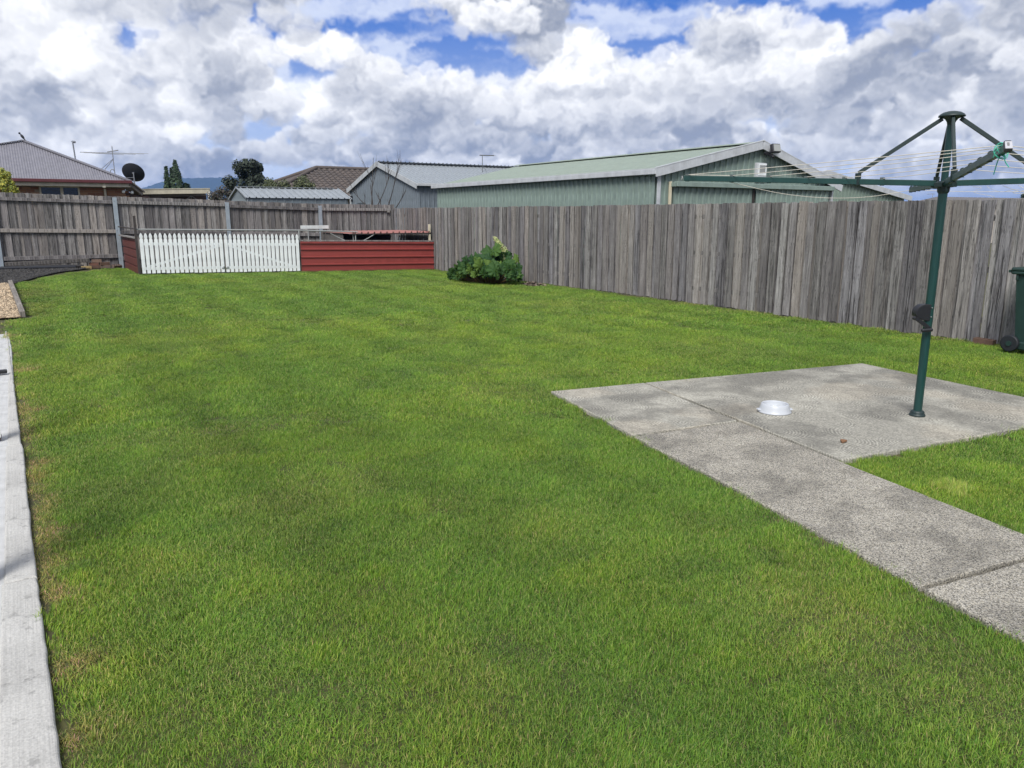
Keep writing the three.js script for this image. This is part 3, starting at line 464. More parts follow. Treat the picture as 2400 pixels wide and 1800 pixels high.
// ------------------------------------------------------------------ clothes line
const hoistGreen = mat([0.010, 0.050, 0.046], 0.34, { map: scaled(grime, 2) }), hoistDark = mat([0.012, 0.026, 0.026], 0.5), black = mat([0.010, 0.010, 0.013], 0.5), cordMat = mat([0.62, 0.58, 0.50], 0.7);
{
  const o = thing('rotary_clothes_line', 'dark green rotary clothes line with four arms standing on the concrete slab', 'clothes line', [-4.413, 0, 20.405]);
  const hub = V(0, 1.825, 0), tips = { left: V(-1.195, 1.893, -1.542), near: V(-1.564, 1.94, 1.189), far: V(1.496, 1.83, -1.164), right: V(1.195, 1.87, 1.542) };
  part('mast', bar(V(0, 0.0, 0), V(0, 1.80, 0), 0.0325, 28), hoistGreen, o);
  part('inner_mast', bar(V(0, 1.7, 0), V(0, 2.30, 0), 0.0255, 24), hoistGreen, o);
  part('collar', lathe([[0.034, 0], [0.060, 0.002], [0.062, 0.012], [0.056, 0.022], [0.050, 0.024], [0.053, 0.034], [0.046, 0.046], [0.034, 0.05]], 32), hoistDark, o);
  part('socket', [lathe([[0.026, 1.845], [0.040, 1.84], [0.046, 1.80], [0.042, 1.765], [0.036, 1.755], [0.033, 1.75]], 28), box(0.17, 0.035, 0.06, 0, 1.815, 0), box(0.06, 0.035, 0.17, 0, 1.815, 0)], hoistDark, o);
  part('cap', lathe([[0.0, 2.348], [0.030, 2.346], [0.060, 2.338], [0.082, 2.325], [0.092, 2.313], [0.090, 2.306], [0.070, 2.302], [0.045, 2.292], [0.030, 2.27], [0.024, 2.24]], 40), hoistDark, o);
  const bumps = { left: [0.22, 0.36, 0.505, 0.65, 0.80, 0.985], near: [0.36, 0.50, 0.645, 0.79, 0.93], far: [0.4, 0.55, 0.7, 0.85, 0.98], right: [0.4, 0.55, 0.7, 0.85, 0.98] };
  const notch = {};
  for (const [n, t] of Object.entries(tips)) {
    const d = t.clone().sub(hub), a = hub.clone().addScaledVector(d, 0.03), arm = part('arm', beam(a, t, 0.026, 0.044), hoistGreen, o); notch[n] = [];
    for (const k of bumps[n]) { const p = hub.clone().addScaledVector(d, k); notch[n].push(p.clone().add(V(0, 0.028, 0))); part('line_hook', [move(new THREE.CylinderGeometry(0.013, 0.013, 0.034, 10), p.x, p.y + 0.024, p.z, Math.atan2(d.x, d.z) + Math.PI / 2, 0, Math.PI / 2), box(0.032, 0.006, 0.02, p.x, p.y - 0.0235, p.z)], hoistDark, arm); }
    const fr = n === 'left' || n === 'right' ? 0.31 : 0.20, br = hub.clone().addScaledVector(d, fr), top = V(d.x, 0, d.z).normalize().multiplyScalar(0.06).add(V(0, 2.295, 0)), knee = br.clone().add(V(0, 0.065, 0));
    part('bracket', beam(br.clone().add(V(0, -0.03, 0)), knee, 0.032, 0.036), hoistDark, arm);
    part('strut', [beam(knee, top, 0.022, 0.030)], hoistDark, o);
  }
  const tipCap = part('arm_end_cap', box(0.040, 0.072, 0.03, 0, 0.006, 0, 0.010), mat([0.05, 0.05, 0.055], 0.5), o); tipCap.position.copy(tips.near); tipCap.lookAt(o.position.clone().add(tips.near.clone().multiplyScalar(3)));
  const plate = part('end_plate', box(0.034, 0.054, 0.004, 0, -0.002, 0.017, 0.004), mat([0.42, 0.42, 0.45], 0.6), tipCap); part('clip', box(0.010, 0.022, 0.004, -0.002, 0.002, 0.0205, 0.001), mat([0.18, 0.17, 0.17], 0.5), plate);
  part('end_ring', move(new THREE.TorusGeometry(0.016, 0.004, 6, 16), tips.left.x * 1.008, tips.left.y, tips.left.z * 1.008, 0.9), galvOld, o);
  const line = (a, b, sag, r = 0.0024, m = cordMat) => part('line', tube([a, a.clone().lerp(b, 0.25).add(V(0, -sag * 0.75, 0)), a.clone().lerp(b, 0.5).add(V(0, -sag, 0)), a.clone().lerp(b, 0.75).add(V(0, -sag * 0.75, 0)), b], r, 20, 5), m, o);
  const L = notch.left, N = notch.near, Rr = notch.right, F = notch.far;
  line(L[5], N[4], 0.004); line(L[4], N[4].clone().add(V(0, -0.012, 0)), 0.006); line(L[3], N[3], 0.006); line(L[2], N[2], 0.005); line(L[1], N[1], 0.004); line(L[0], N[0], 0.003);
  line(L[5], L[4], 0.0); line(L[4].clone().add(V(0, -0.055, 0)), F[4].clone().add(V(0, -0.03, 0)), 0.10);
  for (let k = 0; k < 5; k++) line(N[k], Rr[k], 0.004); line(N[4].clone().add(V(0, -0.015, 0)), Rr[4].clone().add(V(0, -0.02, 0)), 0.02); line(F[4].clone().add(V(0, -0.03, 0)), Rr[4].clone().add(V(0, -0.05, 0)), 0.05);
  // frayed ends hanging under the head
  const R = rng(6); for (let k = 0; k < 7; k++) { const a = hub.clone().addScaledVector(tips.right.clone().sub(hub), 0.10 + 0.05 * k).add(V(0, -0.03, 0)), pts = [a]; for (let j = 1; j < 5; j++) pts.push(a.clone().add(V((R() - 0.5) * 0.14 + 0.03 * j, -0.025 * j * R() - 0.01, (R() - 0.5) * 0.14 + 0.03 * j))); part('frayed_cord', tube(pts, 0.0014, 20, 4), cordMat, o); }
  const twine = []; { const R2 = rng(12), c = hub.clone().lerp(tips.near, 0.93); for (let k = 0; k < 6; k++) { const pts = []; for (let j = 0; j < 9; j++) { const an = j / 8 * 6.28 + k; pts.push(c.clone().add(V(Math.cos(an) * (0.018 + 0.012 * R2()), Math.sin(an) * 0.036 + (R2() - 0.5) * 0.02, Math.sin(an * 1.3 + k) * 0.03))); } twine.push(tube(pts, 0.0020, 30, 5)); } twine.push(tube([c.clone(), c.clone().add(V(0.03, -0.06, -0.03)), c.clone().add(V(0.05, -0.12, -0.05))], 0.0028, 12, 5), tube([c.clone().add(V(-0.03, -0.02, 0.03)), c.clone().add(V(-0.05, -0.06, 0.05)), c.clone().add(V(-0.045, -0.09, 0.07))], 0.0028, 12, 5)); }
  const tw = part('twine_knot', twine, mat([0.06, 0.46, 0.32], 0.7), o); tw.userData.label = 'bright green twine knotted round the arm';
  // winding gear on the side of the mast that looks up the yard
  const side = RIGHT.clone().multiplyScalar(-1), fw = FWD.clone().multiplyScalar(-1), cc = side.clone().multiplyScalar(0.055).add(V(0, 0.845, 0)), gear = new THREE.Group(); gear.name = 'winding_gear'; gear.position.copy(cc); gear.rotation.y = Math.atan2(-side.z, side.x) + Math.PI; gear.scale.setScalar(0.84); o.add(gear); // local +x points back to the mast
  const gs = new THREE.Shape(); gs.moveTo(0.055, -0.075); gs.lineTo(0.055, 0.07); gs.lineTo(0.0, 0.07); gs.quadraticCurveTo(-0.066, 0.062, -0.070, -0.01); gs.lineTo(-0.068, -0.03); gs.quadraticCurveTo(-0.02, -0.07, 0.055, -0.075);
  const gg = new THREE.ExtrudeGeometry(gs, { depth: 0.07, bevelEnabled: true, bevelThickness: 0.008, bevelSize: 0.006, bevelSegments: 3 }); gg.translate(0, 0, -0.035); part('housing', gg, black, gear);
  part('crank', [beam(V(-0.075, -0.055, 0.055), V(0.055, -0.145, 0.06), 0.022, 0.034), move(new THREE.CylinderGeometry(0.019, 0.019, 0.05, 16), -0.075, -0.055, 0.045, 0, Math.PI / 2)], black, gear);
  part('crank_knob', [move(new THREE.CapsuleGeometry(0.018, 0.075, 4, 14), 0.02, -0.158, 0.085, 0, 0, Math.PI / 2 + 0.06)], black, gear);
  for (const y of [0.045, -0.04]) part('rivet', new THREE.SphereGeometry(0.0055, 10, 8).translate(0.066, y, 0.045), galvOld, gear);
}

// ------------------------------------------------------------------ things standing about the yard
{
  const b = thing('pet_bowl', 'white plastic pet water bowl standing on the slab', 'bowl', [-5.289, 0.004, 19.706]);
  const bw = mat([0.46, 0.48, 0.51], 0.35);
  part('shell', lathe([[0.128, 0.0], [0.134, 0.004], [0.131, 0.012], [0.124, 0.018], [0.117, 0.045], [0.110, 0.066], [0.104, 0.072], [0.099, 0.071], [0.096, 0.064], [0.092, 0.025], [0.085, 0.012], [0.0, 0.010]], 56), bw, b);
  for (const a of [2.586, 5.73]) part('lip', move(new RoundedBoxGeometry(0.05, 0.014, 0.030, 2, 0.006), 0.13 * Math.cos(a), 0.022, -0.13 * Math.sin(a), a + Math.PI / 2), bw, b);
  part('water', new THREE.CylinderGeometry(0.0925, 0.0915, 0.004, 48).translate(0, 0.034, 0), new THREE.MeshPhysicalMaterial({ color: 0xffffff, roughness: 0.02, transmission: 1, thickness: 0, ior: 1.33 }), b);
}
{
  const pts = [[-0.03, -0.012], [-0.01, 0.014], [0.018, 0.012], [0.034, -0.004], [0.012, -0.018]], sh = new THREE.Shape(pts.map(([a, b]) => new THREE.Vector2(a, b))); const g = new THREE.ExtrudeGeometry(sh, { depth: 0.006, bevelEnabled: true, bevelSize: 0.003, bevelThickness: 0.004, bevelSegments: 2 }); g.rotateX(-Math.PI / 2);
  const p = g.attributes.position; for (let i = 0; i < p.count; i++) p.setY(i, p.getY(i) + 0.012 * Math.max(0, 1 - Math.abs(p.getX(i)) / 0.03)); g.computeVertexNormals(); g.translate(-5.585, 0.008, 20.552);
  tag(part('leaf_scrap', g, mat([0.17, 0.085, 0.04], 0.8), scene), 'small brown dry leaf lying on the slab beyond the bowl', 'leaf');
}
const brickMats = [[0.145, 0.068, 0.048], [0.12, 0.070, 0.050], [0.12, 0.085, 0.068], [0.19, 0.125, 0.095]].map((c) => coat(c, 0.9));
const brickGeo = (() => { const s = new THREE.Shape(); s.moveTo(-0.115, -0.055); s.lineTo(0.115, -0.055); s.lineTo(0.115, 0.055); s.lineTo(-0.115, 0.055); s.closePath(); for (const x of [-0.065, 0, 0.065]) { const h = new THREE.Path(); h.moveTo(x - 0.02, -0.03); h.lineTo(x - 0.02, 0.03); h.lineTo(x + 0.02, 0.03); h.lineTo(x + 0.02, -0.03); h.closePath(); s.holes.push(h); } const g = new THREE.ExtrudeGeometry(s, { depth: 0.070, bevelEnabled: true, bevelSize: 0.003, bevelThickness: 0.003, bevelSegments: 1, bevelOffset: -0.003 }); g.rotateX(-Math.PI / 2); return muv(g); })();
function brick(x, y, z, turn, m, label, group, tilt = 0, roll = 0) { const b = part('brick', brickGeo, m, scene); b.position.set(x, y, z); b.rotation.set(tilt, turn, roll, 'YXZ'); return tag(b, label, 'brick', group); }
brick(-0.17, -0.022, 18.78, Math.PI / 2 + 0.1, brickMats[1], 'red brick lying alone in the grass at the foot of the fence by the bin', null, 0.0, 0.05);
{ // pile against the back fence
  const y0 = rise(-8.5, 0.3), P = 'loose bricks piled by the steel post';
  brick(-8.95, y0 - 0.01, 0.40, 0.15, brickMats[3], 'pale yellowish brick flat on the ground in front of the brick pile', P).material = coat([0.36, 0.27, 0.12], 0.9);
  [[-8.72, 0, 0.22, 0.1, 1], [-8.47, 0, 0.24, -0.2, 2], [-8.22, 0.0, 0.26, 0.5, 2], [-8.75, 0.075, 0.20, -0.1, 0], [-8.50, 0.075, 0.22, 0.25, 1], [-8.68, 0.15, 0.21, 0.0, 3]].forEach(([x, y, z, t, m], i) => brick(x, y0 + y - 0.005, z, t, brickMats[m], ['weathered brick at the fence end of the pile, on the ground', 'weathered brick in the middle of the pile, on the ground', 'tilted weathered brick beside the steel post', 'red brick on the second course of the pile, over the fence end', 'brown brick on the second course of the pile, nearest the post', 'pale topmost brick of the pile'][i], P, i === 2 ? 0.3 : 0));
}
{
  const yb = rise(-10, 0.3);
  const log = part('timber_sleeper', (() => { const g = beam(V(-10.75, yb + 0.13, 0.24), V(-8.85, yb + 0.17, 0.22), 0.12, 0.10); const p = g.attributes.position; for (let i = 0; i < p.count; i++) { p.setY(i, p.getY(i) + (vn(p.getX(i) * 5, 2, 8) - 0.5) * 0.03); } return g; })(), mat([0.55, 0.52, 0.50], 0.95, { map: TB[0][0], bumpMap: TB[0][1], bumpScale: 0.008 }), scene); tag(log, 'old split timber sleeper lying along the foot of the back fence', 'sleeper');
  const pipe = part('black_pipe', tube([V(-13, yb + 0.05, 0.52), V(-11.2, yb + 0.05, 0.50), V(-10.2, yb + 0.04, 0.46), V(-9.2, yb + 0.02, 0.36)], 0.045, 30, 10), mat([0.016, 0.018, 0.024], 0.6), scene); tag(pipe, 'black pipe lying in front of the timber sleeper by the back fence', 'pipe');
  const pipe2 = part('burnt_log', tube([V(-10.6, yb + 0.04, 0.36), V(-9.9, yb + 0.05, 0.34), V(-9.0, yb + 0.03, 0.30)], 0.04, 20, 9), mat([0.03, 0.028, 0.028], 0.9), scene); tag(pipe2, 'charred round log half hidden below the timber sleeper', 'log');
}
{ // wheelie bin, handle side towards the far end of the yard
  const b = thing('wheelie_bin', 'dark green wheelie bin standing against the paling fence', 'bin', [-0.36, 0, 19.52]);
  const green = mat([0.012, 0.038, 0.032], 0.5, { map: scaled(grime, 1.5) }), bl = mat([0.010, 0.012, 0.016], 0.6);
  const body = flat((() => { const r = []; const lo = [[-0.20, 0.05, -0.20], [0.20, 0.05, -0.20], [0.20, 0.05, 0.24], [-0.20, 0.05, 0.24]], hi = [[-0.255, 0.93, -0.27], [0.255, 0.93, -0.27], [0.255, 0.93, 0.30], [-0.255, 0.93, 0.30]]; for (let i = 0; i < 4; i++) { const j = (i + 1) % 4; r.push([lo[j], lo[i], hi[i], hi[j]]); } r.push([lo[0], lo[1], lo[2], lo[3]]); return r; })());
  part('body', [body, box(0.43, 0.10, 0.47, 0, 0.08, 0.02, 0.02)], green, b);
  part('rim', [box(0.56, 0.035, 0.05, 0, 0.93, 0.315, 0.012), box(0.56, 0.035, 0.06, 0, 0.93, -0.285, 0.012), box(0.04, 0.035, 0.60, 0.268, 0.93, 0.01, 0.012), box(0.04, 0.035, 0.60, -0.268, 0.93, 0.01, 0.012), box(0.04, 0.08, 0.03, -0.25, 0.885, -0.25, 0.008)], green, b);
  part('lid', (() => { const g = new RoundedBoxGeometry(0.575, 0.045, 0.66, 3, 0.02); const p = g.attributes.position; for (let i = 0; i < p.count; i++) { const x = p.getX(i), z = p.getZ(i); if (p.getY(i) > 0) p.setY(i, p.getY(i) + 0.035 * (1 - (x / 0.29) ** 2) * (1 - (z / 0.34) ** 2)); } g.computeVertexNormals(); g.translate(0, 0.968, 0.01); return g; })(), green, b);
  part('handle', [bar(V(-0.27, 0.945, -0.335), V(0.27, 0.945, -0.335), 0.017, 12), box(0.03, 0.04, 0.09, -0.2, 0.94, -0.30), box(0.03, 0.04, 0.09, 0.2, 0.94, -0.30)], green, b);
  for (const s of [-1, 1]) { const w = part('wheel', move(lathe([[0.02, -0.02], [0.085, -0.022], [0.1, -0.018], [0.1, 0.018], [0.085, 0.022], [0.02, 0.02]], 32), s * 0.235, 0.10, -0.245, 0, 0, Math.PI / 2), bl, b); part('hub', move(new THREE.CylinderGeometry(0.03, 0.03, 0.05, 16), s * 0.245, 0.10, -0.245, 0, 0, Math.PI / 2), green, w); }
  part('axle', bar(V(-0.26, 0.10, -0.245), V(0.26, 0.10, -0.245), 0.011, 10), galvOld, b); part('foot', box(0.38, 0.06, 0.10, 0, 0.03, 0.20, 0.01), bl, b);
}
{ // verandah posts beside the strip of concrete, at the edge of view
  const paint = coat([0.58, 0.66, 0.66], 0.5), wh = coat([0.74, 0.76, 0.75], 0.5), v = thing('verandah_frame', 'pale painted verandah posts and beam along the house-side paving', 'verandah', [0, 0, 0]);
  for (const z of [19.86, 17.27]) { const p = part('post', [box(0.07, 2.5, 0.09, -10.72, 1.26, z - 0.045, 0.004)], paint, v); part('corner_trim', box(0.012, 2.5, 0.014, -10.682, 1.26, z - 0.006, 0.002), wh, p); part('foot', box(0.10, 0.016, 0.11, -10.725, 0.016, z - 0.045, 0.002), mat([0.05, 0.045, 0.045], 0.8), p); }
  part('beam', box(0.08, 0.16, 12, -10.70, 2.59, 18.5), paint, v);
  const r = part('rubber_stop', box(0.14, 0.035, 0.075, -10.725, 0.028, 14.47, 0.008), black, scene); tag(r, 'black rubber block on the pale concrete at the left edge', 'rubber block');
}
// ---- gravel pad, timber edging, mulch bed in the back left corner
{
  const gy = (x, z) => rise(x, z) + 0.012; const P = []; const add = (poly, off, step) => { };
  const grid = (x0f, x1f, z0, z1, off) => { const p = [], id = [], nz = Math.ceil((z1 - z0) / 0.3), nx = 14; for (let j = 0; j <= nz; j++) for (let i = 0; i <= nx; i++) { const z = mix(z0, z1, j / nz), x = mix(x0f(z), x1f(z), i / nx); p.push(x, rise(x, z) + off + (fbm(x * 4, z * 4, 9, 2) - 0.5) * 0.02, z); } for (let j = 0; j < nz; j++) for (let i = 0; i < nx; i++) { const a = j * (nx + 1) + i; id.push(a, a + nx + 1, a + 1, a + 1, a + nx + 1, a + nx + 2); } const g = new THREE.BufferGeometry(); g.setAttribute('position', new THREE.BufferAttribute(new Float32Array(p), 3)); g.setAttribute('uv', new THREE.BufferAttribute(new Float32Array(p.length / 3 * 2).map((_, k) => p[(k >> 1) * 3 + (k & 1 ? 2 : 0)]), 2)); g.setIndex(id); g.computeVertexNormals(); return g; };
  const edgeX = (z) => mix(-10.475, -10.63, (9.8 - z) / 4.6);
  const pebT = texture(512, 512, (u, v) => { const cells = 36, x = u * cells, y = v * cells, ix = Math.floor(x), iy = Math.floor(y); let b = 9, s = 9, id = 0; for (let dy = -1; dy <= 1; dy++) for (let dx = -1; dx <= 1; dx++) { const jx = ((ix + dx) % cells + cells) % cells, jy = ((iy + dy) % cells + cells) % cells, d = (ix + dx + hash(jx, jy, 71) - x) ** 2 + (iy + dy + hash(jx, jy, 72) - y) ** 2; if (d < b) { s = b; b = d; id = hash(jx, jy, 73); } else if (d < s) s = d; } const st = smooth(0.02, 0.3, Math.sqrt(s) - Math.sqrt(b)), k = mix(0.30, mix(0.42, 0.78, id), st); return [k, k * 0.86, k * 0.68]; });
  structure('gravel_path', grid((z) => -14, (z) => edgeX(z) - 0.02, 5.1, 9.92, 0.0), mat(0xffffff, 0.95, { map: pebT, bumpMap: pebT, bumpScale: 0.01 }));
  const mulT = texture(512, 512, (u, v) => { const a = fbm(u * 60, v * 60, 401, 3, 60, 60), w = smooth(0.80, 0.86, vn(u * 110, v * 110, 405, 110, 110)), k = mix(0.10, 0.22, a); return [k + 0.45 * w, k * 0.95 + 0.44 * w, k * 0.93 + 0.42 * w]; });
  structure('mulch_bed', grid((z) => -14, (z) => z > 2 ? mix(-10.55, -9.7, (5.1 - z) / 3.1) : mix(-9.7, -8.8, (2 - z) / 1.7), 0.2, 5.1, 0.004), mat(0xffffff, 0.95, { map: mulT, bumpMap: mulT, bumpScale: 0.015 }));
  const e = part('timber_edging', [beam(V(edgeX(9.82), rise(-10.5, 9.8) + 0.028, 9.82), V(edgeX(7.4), rise(-10.5, 7.4) + 0.03, 7.4), 0.075, 0.10), beam(V(edgeX(7.38), rise(-10.5, 7.4) + 0.034, 7.38), V(edgeX(5.2), rise(-10.6, 5.2) + 0.03, 5.2), 0.075, 0.10)], mat([0.86, 0.82, 0.76], 0.9, { map: TB[2][0], bumpMap: TB[2][1], bumpScale: 0.004 }), scene); tag(e, 'pale timber edging board between the gravel and the lawn', 'edging');
  const im = (name, n, geo, m, place, label, cat) => { const R = rng(n), M = new THREE.InstancedMesh(geo, m, n), mm = new THREE.Matrix4(), c = new THREE.Color(); for (let k = 0; k < n; k++) { const [x, y, z, s, col] = place(R); mm.compose(V(x, y, z), new THREE.Quaternion().setFromEuler(new THREE.Euler(R() * 6, R() * 6, R() * 6)), V(s * (0.7 + 0.6 * R()), s * (0.5 + 0.4 * R()), s)); M.setMatrixAt(k, mm); c.setRGB(...col); M.setColorAt(k, c); } M.name = name; M.castShadow = M.receiveShadow = true; scene.add(M); tag(M, label, cat, null, 'stuff'); };
  im('gravel', 9000, new THREE.IcosahedronGeometry(0.5, 0), mat(0xffffff, 0.85), (R) => { const z = mix(5.1, 9.9, R()), x = edgeX(z) - 0.03 - 1.6 * R(), k = 0.16 + 0.42 * R(); return [x, gy(x, z) - 0.004, z, 0.022 + 0.02 * R(), [k * 1.05, k * 0.82, k * 0.56]]; }, 'tan and brown loose gravel behind the timber edging', 'gravel');
  im('mulch', 5000, new THREE.IcosahedronGeometry(0.5, 0), mat(0xffffff, 0.95), (R) => { const z = mix(0.4, 5.2, R()), x = (z > 2 ? mix(-10.6, -9.7, (5.1 - z) / 3.1) : mix(-9.7, -8.9, (2 - z) / 1.7)) - 2.2 * R() * R(), w = R() < 0.05, k = w ? 0.55 : 0.012 + 0.05 * R(); return [x, gy(x, z) - 0.01, z, w ? 0.022 : 0.03 + 0.03 * R(), [k, k * 0.95, k * 0.92]]; }, 'dark bark mulch with pale flecks below the back fence', 'mulch');
}
{ // rhubarb against the fence
  const p = thing('rhubarb_plant', 'large rhubarb plant with broad crinkled leaves and a cream flower head by the fence', 'plant', [-0.98, SOIL, 7.78]); const R = rng(55);
  const cols = [[0.042, 0.100, 0.024], [0.030, 0.078, 0.022], [0.066, 0.135, 0.026], [0.100, 0.170, 0.032], [0.034, 0.084, 0.028], [0.050, 0.108, 0.028]];
  const mats = cols.map((c) => new THREE.MeshPhysicalMaterial({ color: new THREE.Color().setRGB(...c), roughness: 0.65, specularIntensity: 0.3, transmission: 0.3, thickness: 0, side: THREE.DoubleSide })); mats.push(new THREE.MeshPhysicalMaterial({ color: new THREE.Color().setRGB(0.30, 0.34, 0.16), roughness: 0.7, transmission: 0.2, thickness: 0, side: THREE.DoubleSide }));
  function leafGeo(seed) { const rr = rng(seed), n = 8, m = 40, pos = [], id = []; const f1 = rr() * 6, lob = 5 + Math.floor(rr() * 2); for (let i = 0; i <= n; i++) for (let j = 0; j < m; j++) { const t = i / n, an = j / m * 6.2832, ax = Math.sin(an), ay = Math.cos(an); const heart = 0.36 * (1 - 0.30 * Math.exp(-((an - 3.1416) ** 2) / 0.18) + 0.16 * Math.exp(-(Math.min(an, 6.2832 - an) ** 2) / 0.35)) * (1 + 0.10 * Math.sin(an * lob + f1) + 0.10 * (rr() - 0.5) + 0.07 * Math.sin(an * 13 + f1)), r = heart * t; const vein = Math.abs(Math.sin(an * 3.5)); pos.push(ax * r, ay * r + 0.10, 0.055 * t * Math.sin(an * (lob + 3) + f1) * t + 0.030 * vein * t - 0.16 * t * t * (0.4 + 0.6 * ax * ax) + (rr() - 0.5) * 0.02 * t); } for (let i = 0; i < n; i++) for (let j = 0; j < m; j++) { const a = i * m + j, b = i * m + (j + 1) % m; id.push(a, a + m, b, b, a + m, b + m); } const g = new THREE.BufferGeometry(); g.setAttribute('position', new THREE.BufferAttribute(new Float32Array(pos), 3)); g.setIndex(id); g.computeVertexNormals(); return g; }
  const LG = []; for (let k = 0; k < 9; k++) LG.push(leafGeo(300 + k)); const stalk = mat([0.14, 0.09, 0.04], 0.6);
  for (let k = 0; k < 240; k++) {
    const a = R() * 6.283, rr = Math.sqrt(R()), cz = -0.10 + 0.16 * R(), x = Math.cos(a) * rr * 0.66 - 0.06, z = Math.sin(a) * rr * 1.16 - 0.12; const dome = (0.34 + 0.36 * smooth(-0.55, 0.30, z)) * (1 - 0.35 * smooth(0.45, 0.95, z)) * Math.sqrt(Math.max(0, 1 - (x / 0.80) ** 2 - ((z - 0.02) / 1.38) ** 2)); const y = (0.08 + dome * (0.30 + 0.70 * R())) * (z < -0.45 ? 0.72 : 1), s = 0.24 + 0.34 * R() * R();
    const l = part('leaf', LG[k % LG.length], k % 31 === 7 ? mats[6] : mats[Math.floor(R() * 6)], p); const out = Math.atan2(x + 0.0, z), tilt = -0.5 - 0.75 * rr - 0.45 * R() + (y > 0.6 ? 0.35 : 0); l.position.set(Math.min(x, 0.72), y, z); l.rotation.set(tilt, out, (R() - 0.5) * 0.8, 'YXZ'); l.rotation.x = -1.2 + rr * 0.95 + (R() - 0.5) * 0.6; l.rotation.y = out + Math.PI; l.scale.setScalar(s); l.rotation.y = Math.atan2(-x - 0.3, z * 0.7 + 0.25) + (R() - 0.5) * 2.2; l.rotation.x = -(1.05 - 0.85 * rr) + (R() - 0.5) * 1.0;
    if (k % 2 === 0) part('stalk', bar(V(x * 0.35, 0, z * 0.4), V(Math.min(x, 0.72), y, z), 0.012, 6, 0.008), stalk, p);
  }
  part('flower_stalk', tube([V(0.05, 0, -0.05), V(0.12, 0.5, 0.05), V(0.18, 0.98, 0.16)], 0.016, 16, 7), mat([0.20, 0.26, 0.09], 0.6), p);
  part('flower_head', cloudOfLeaves(900, 91, (R) => { const t = R(), a = R() * 6.28, r = 0.12 * Math.sqrt(R()) * (1.1 - 0.8 * t); return [0.19 + Math.cos(a) * r - 0.10 * (t - 0.5), 0.76 + 0.34 * t, 0.20 + Math.sin(a) * r * 1.6 - 0.25 * (t - 0.4), Math.cos(a), 0.5, Math.sin(a)]; }, 0.022, [[0.48, 0.50, 0.22], [0.40, 0.46, 0.16], [0.56, 0.55, 0.30], [0.25, 0.34, 0.09]]), leafMat, p);
  const d = part('litter', cloudOfLeaves(420, 92, (R) => { const a = R() * 6.28, r = 0.42 * Math.sqrt(R()); return [-0.42 + Math.cos(a) * r * 0.5, SOIL + 0.02 + 0.09 * (1 - r / 0.42) * R(), 8.85 + Math.sin(a) * r, 0, 1, 0]; }, 0.05, [[0.09, 0.06, 0.045], [0.15, 0.10, 0.08], [0.22, 0.17, 0.14], [0.05, 0.05, 0.03]]), solidLeaf, scene); tag(d, 'heap of dead brown leaves and clippings beside the rhubarb', 'leaf litter', null, 'stuff');
}

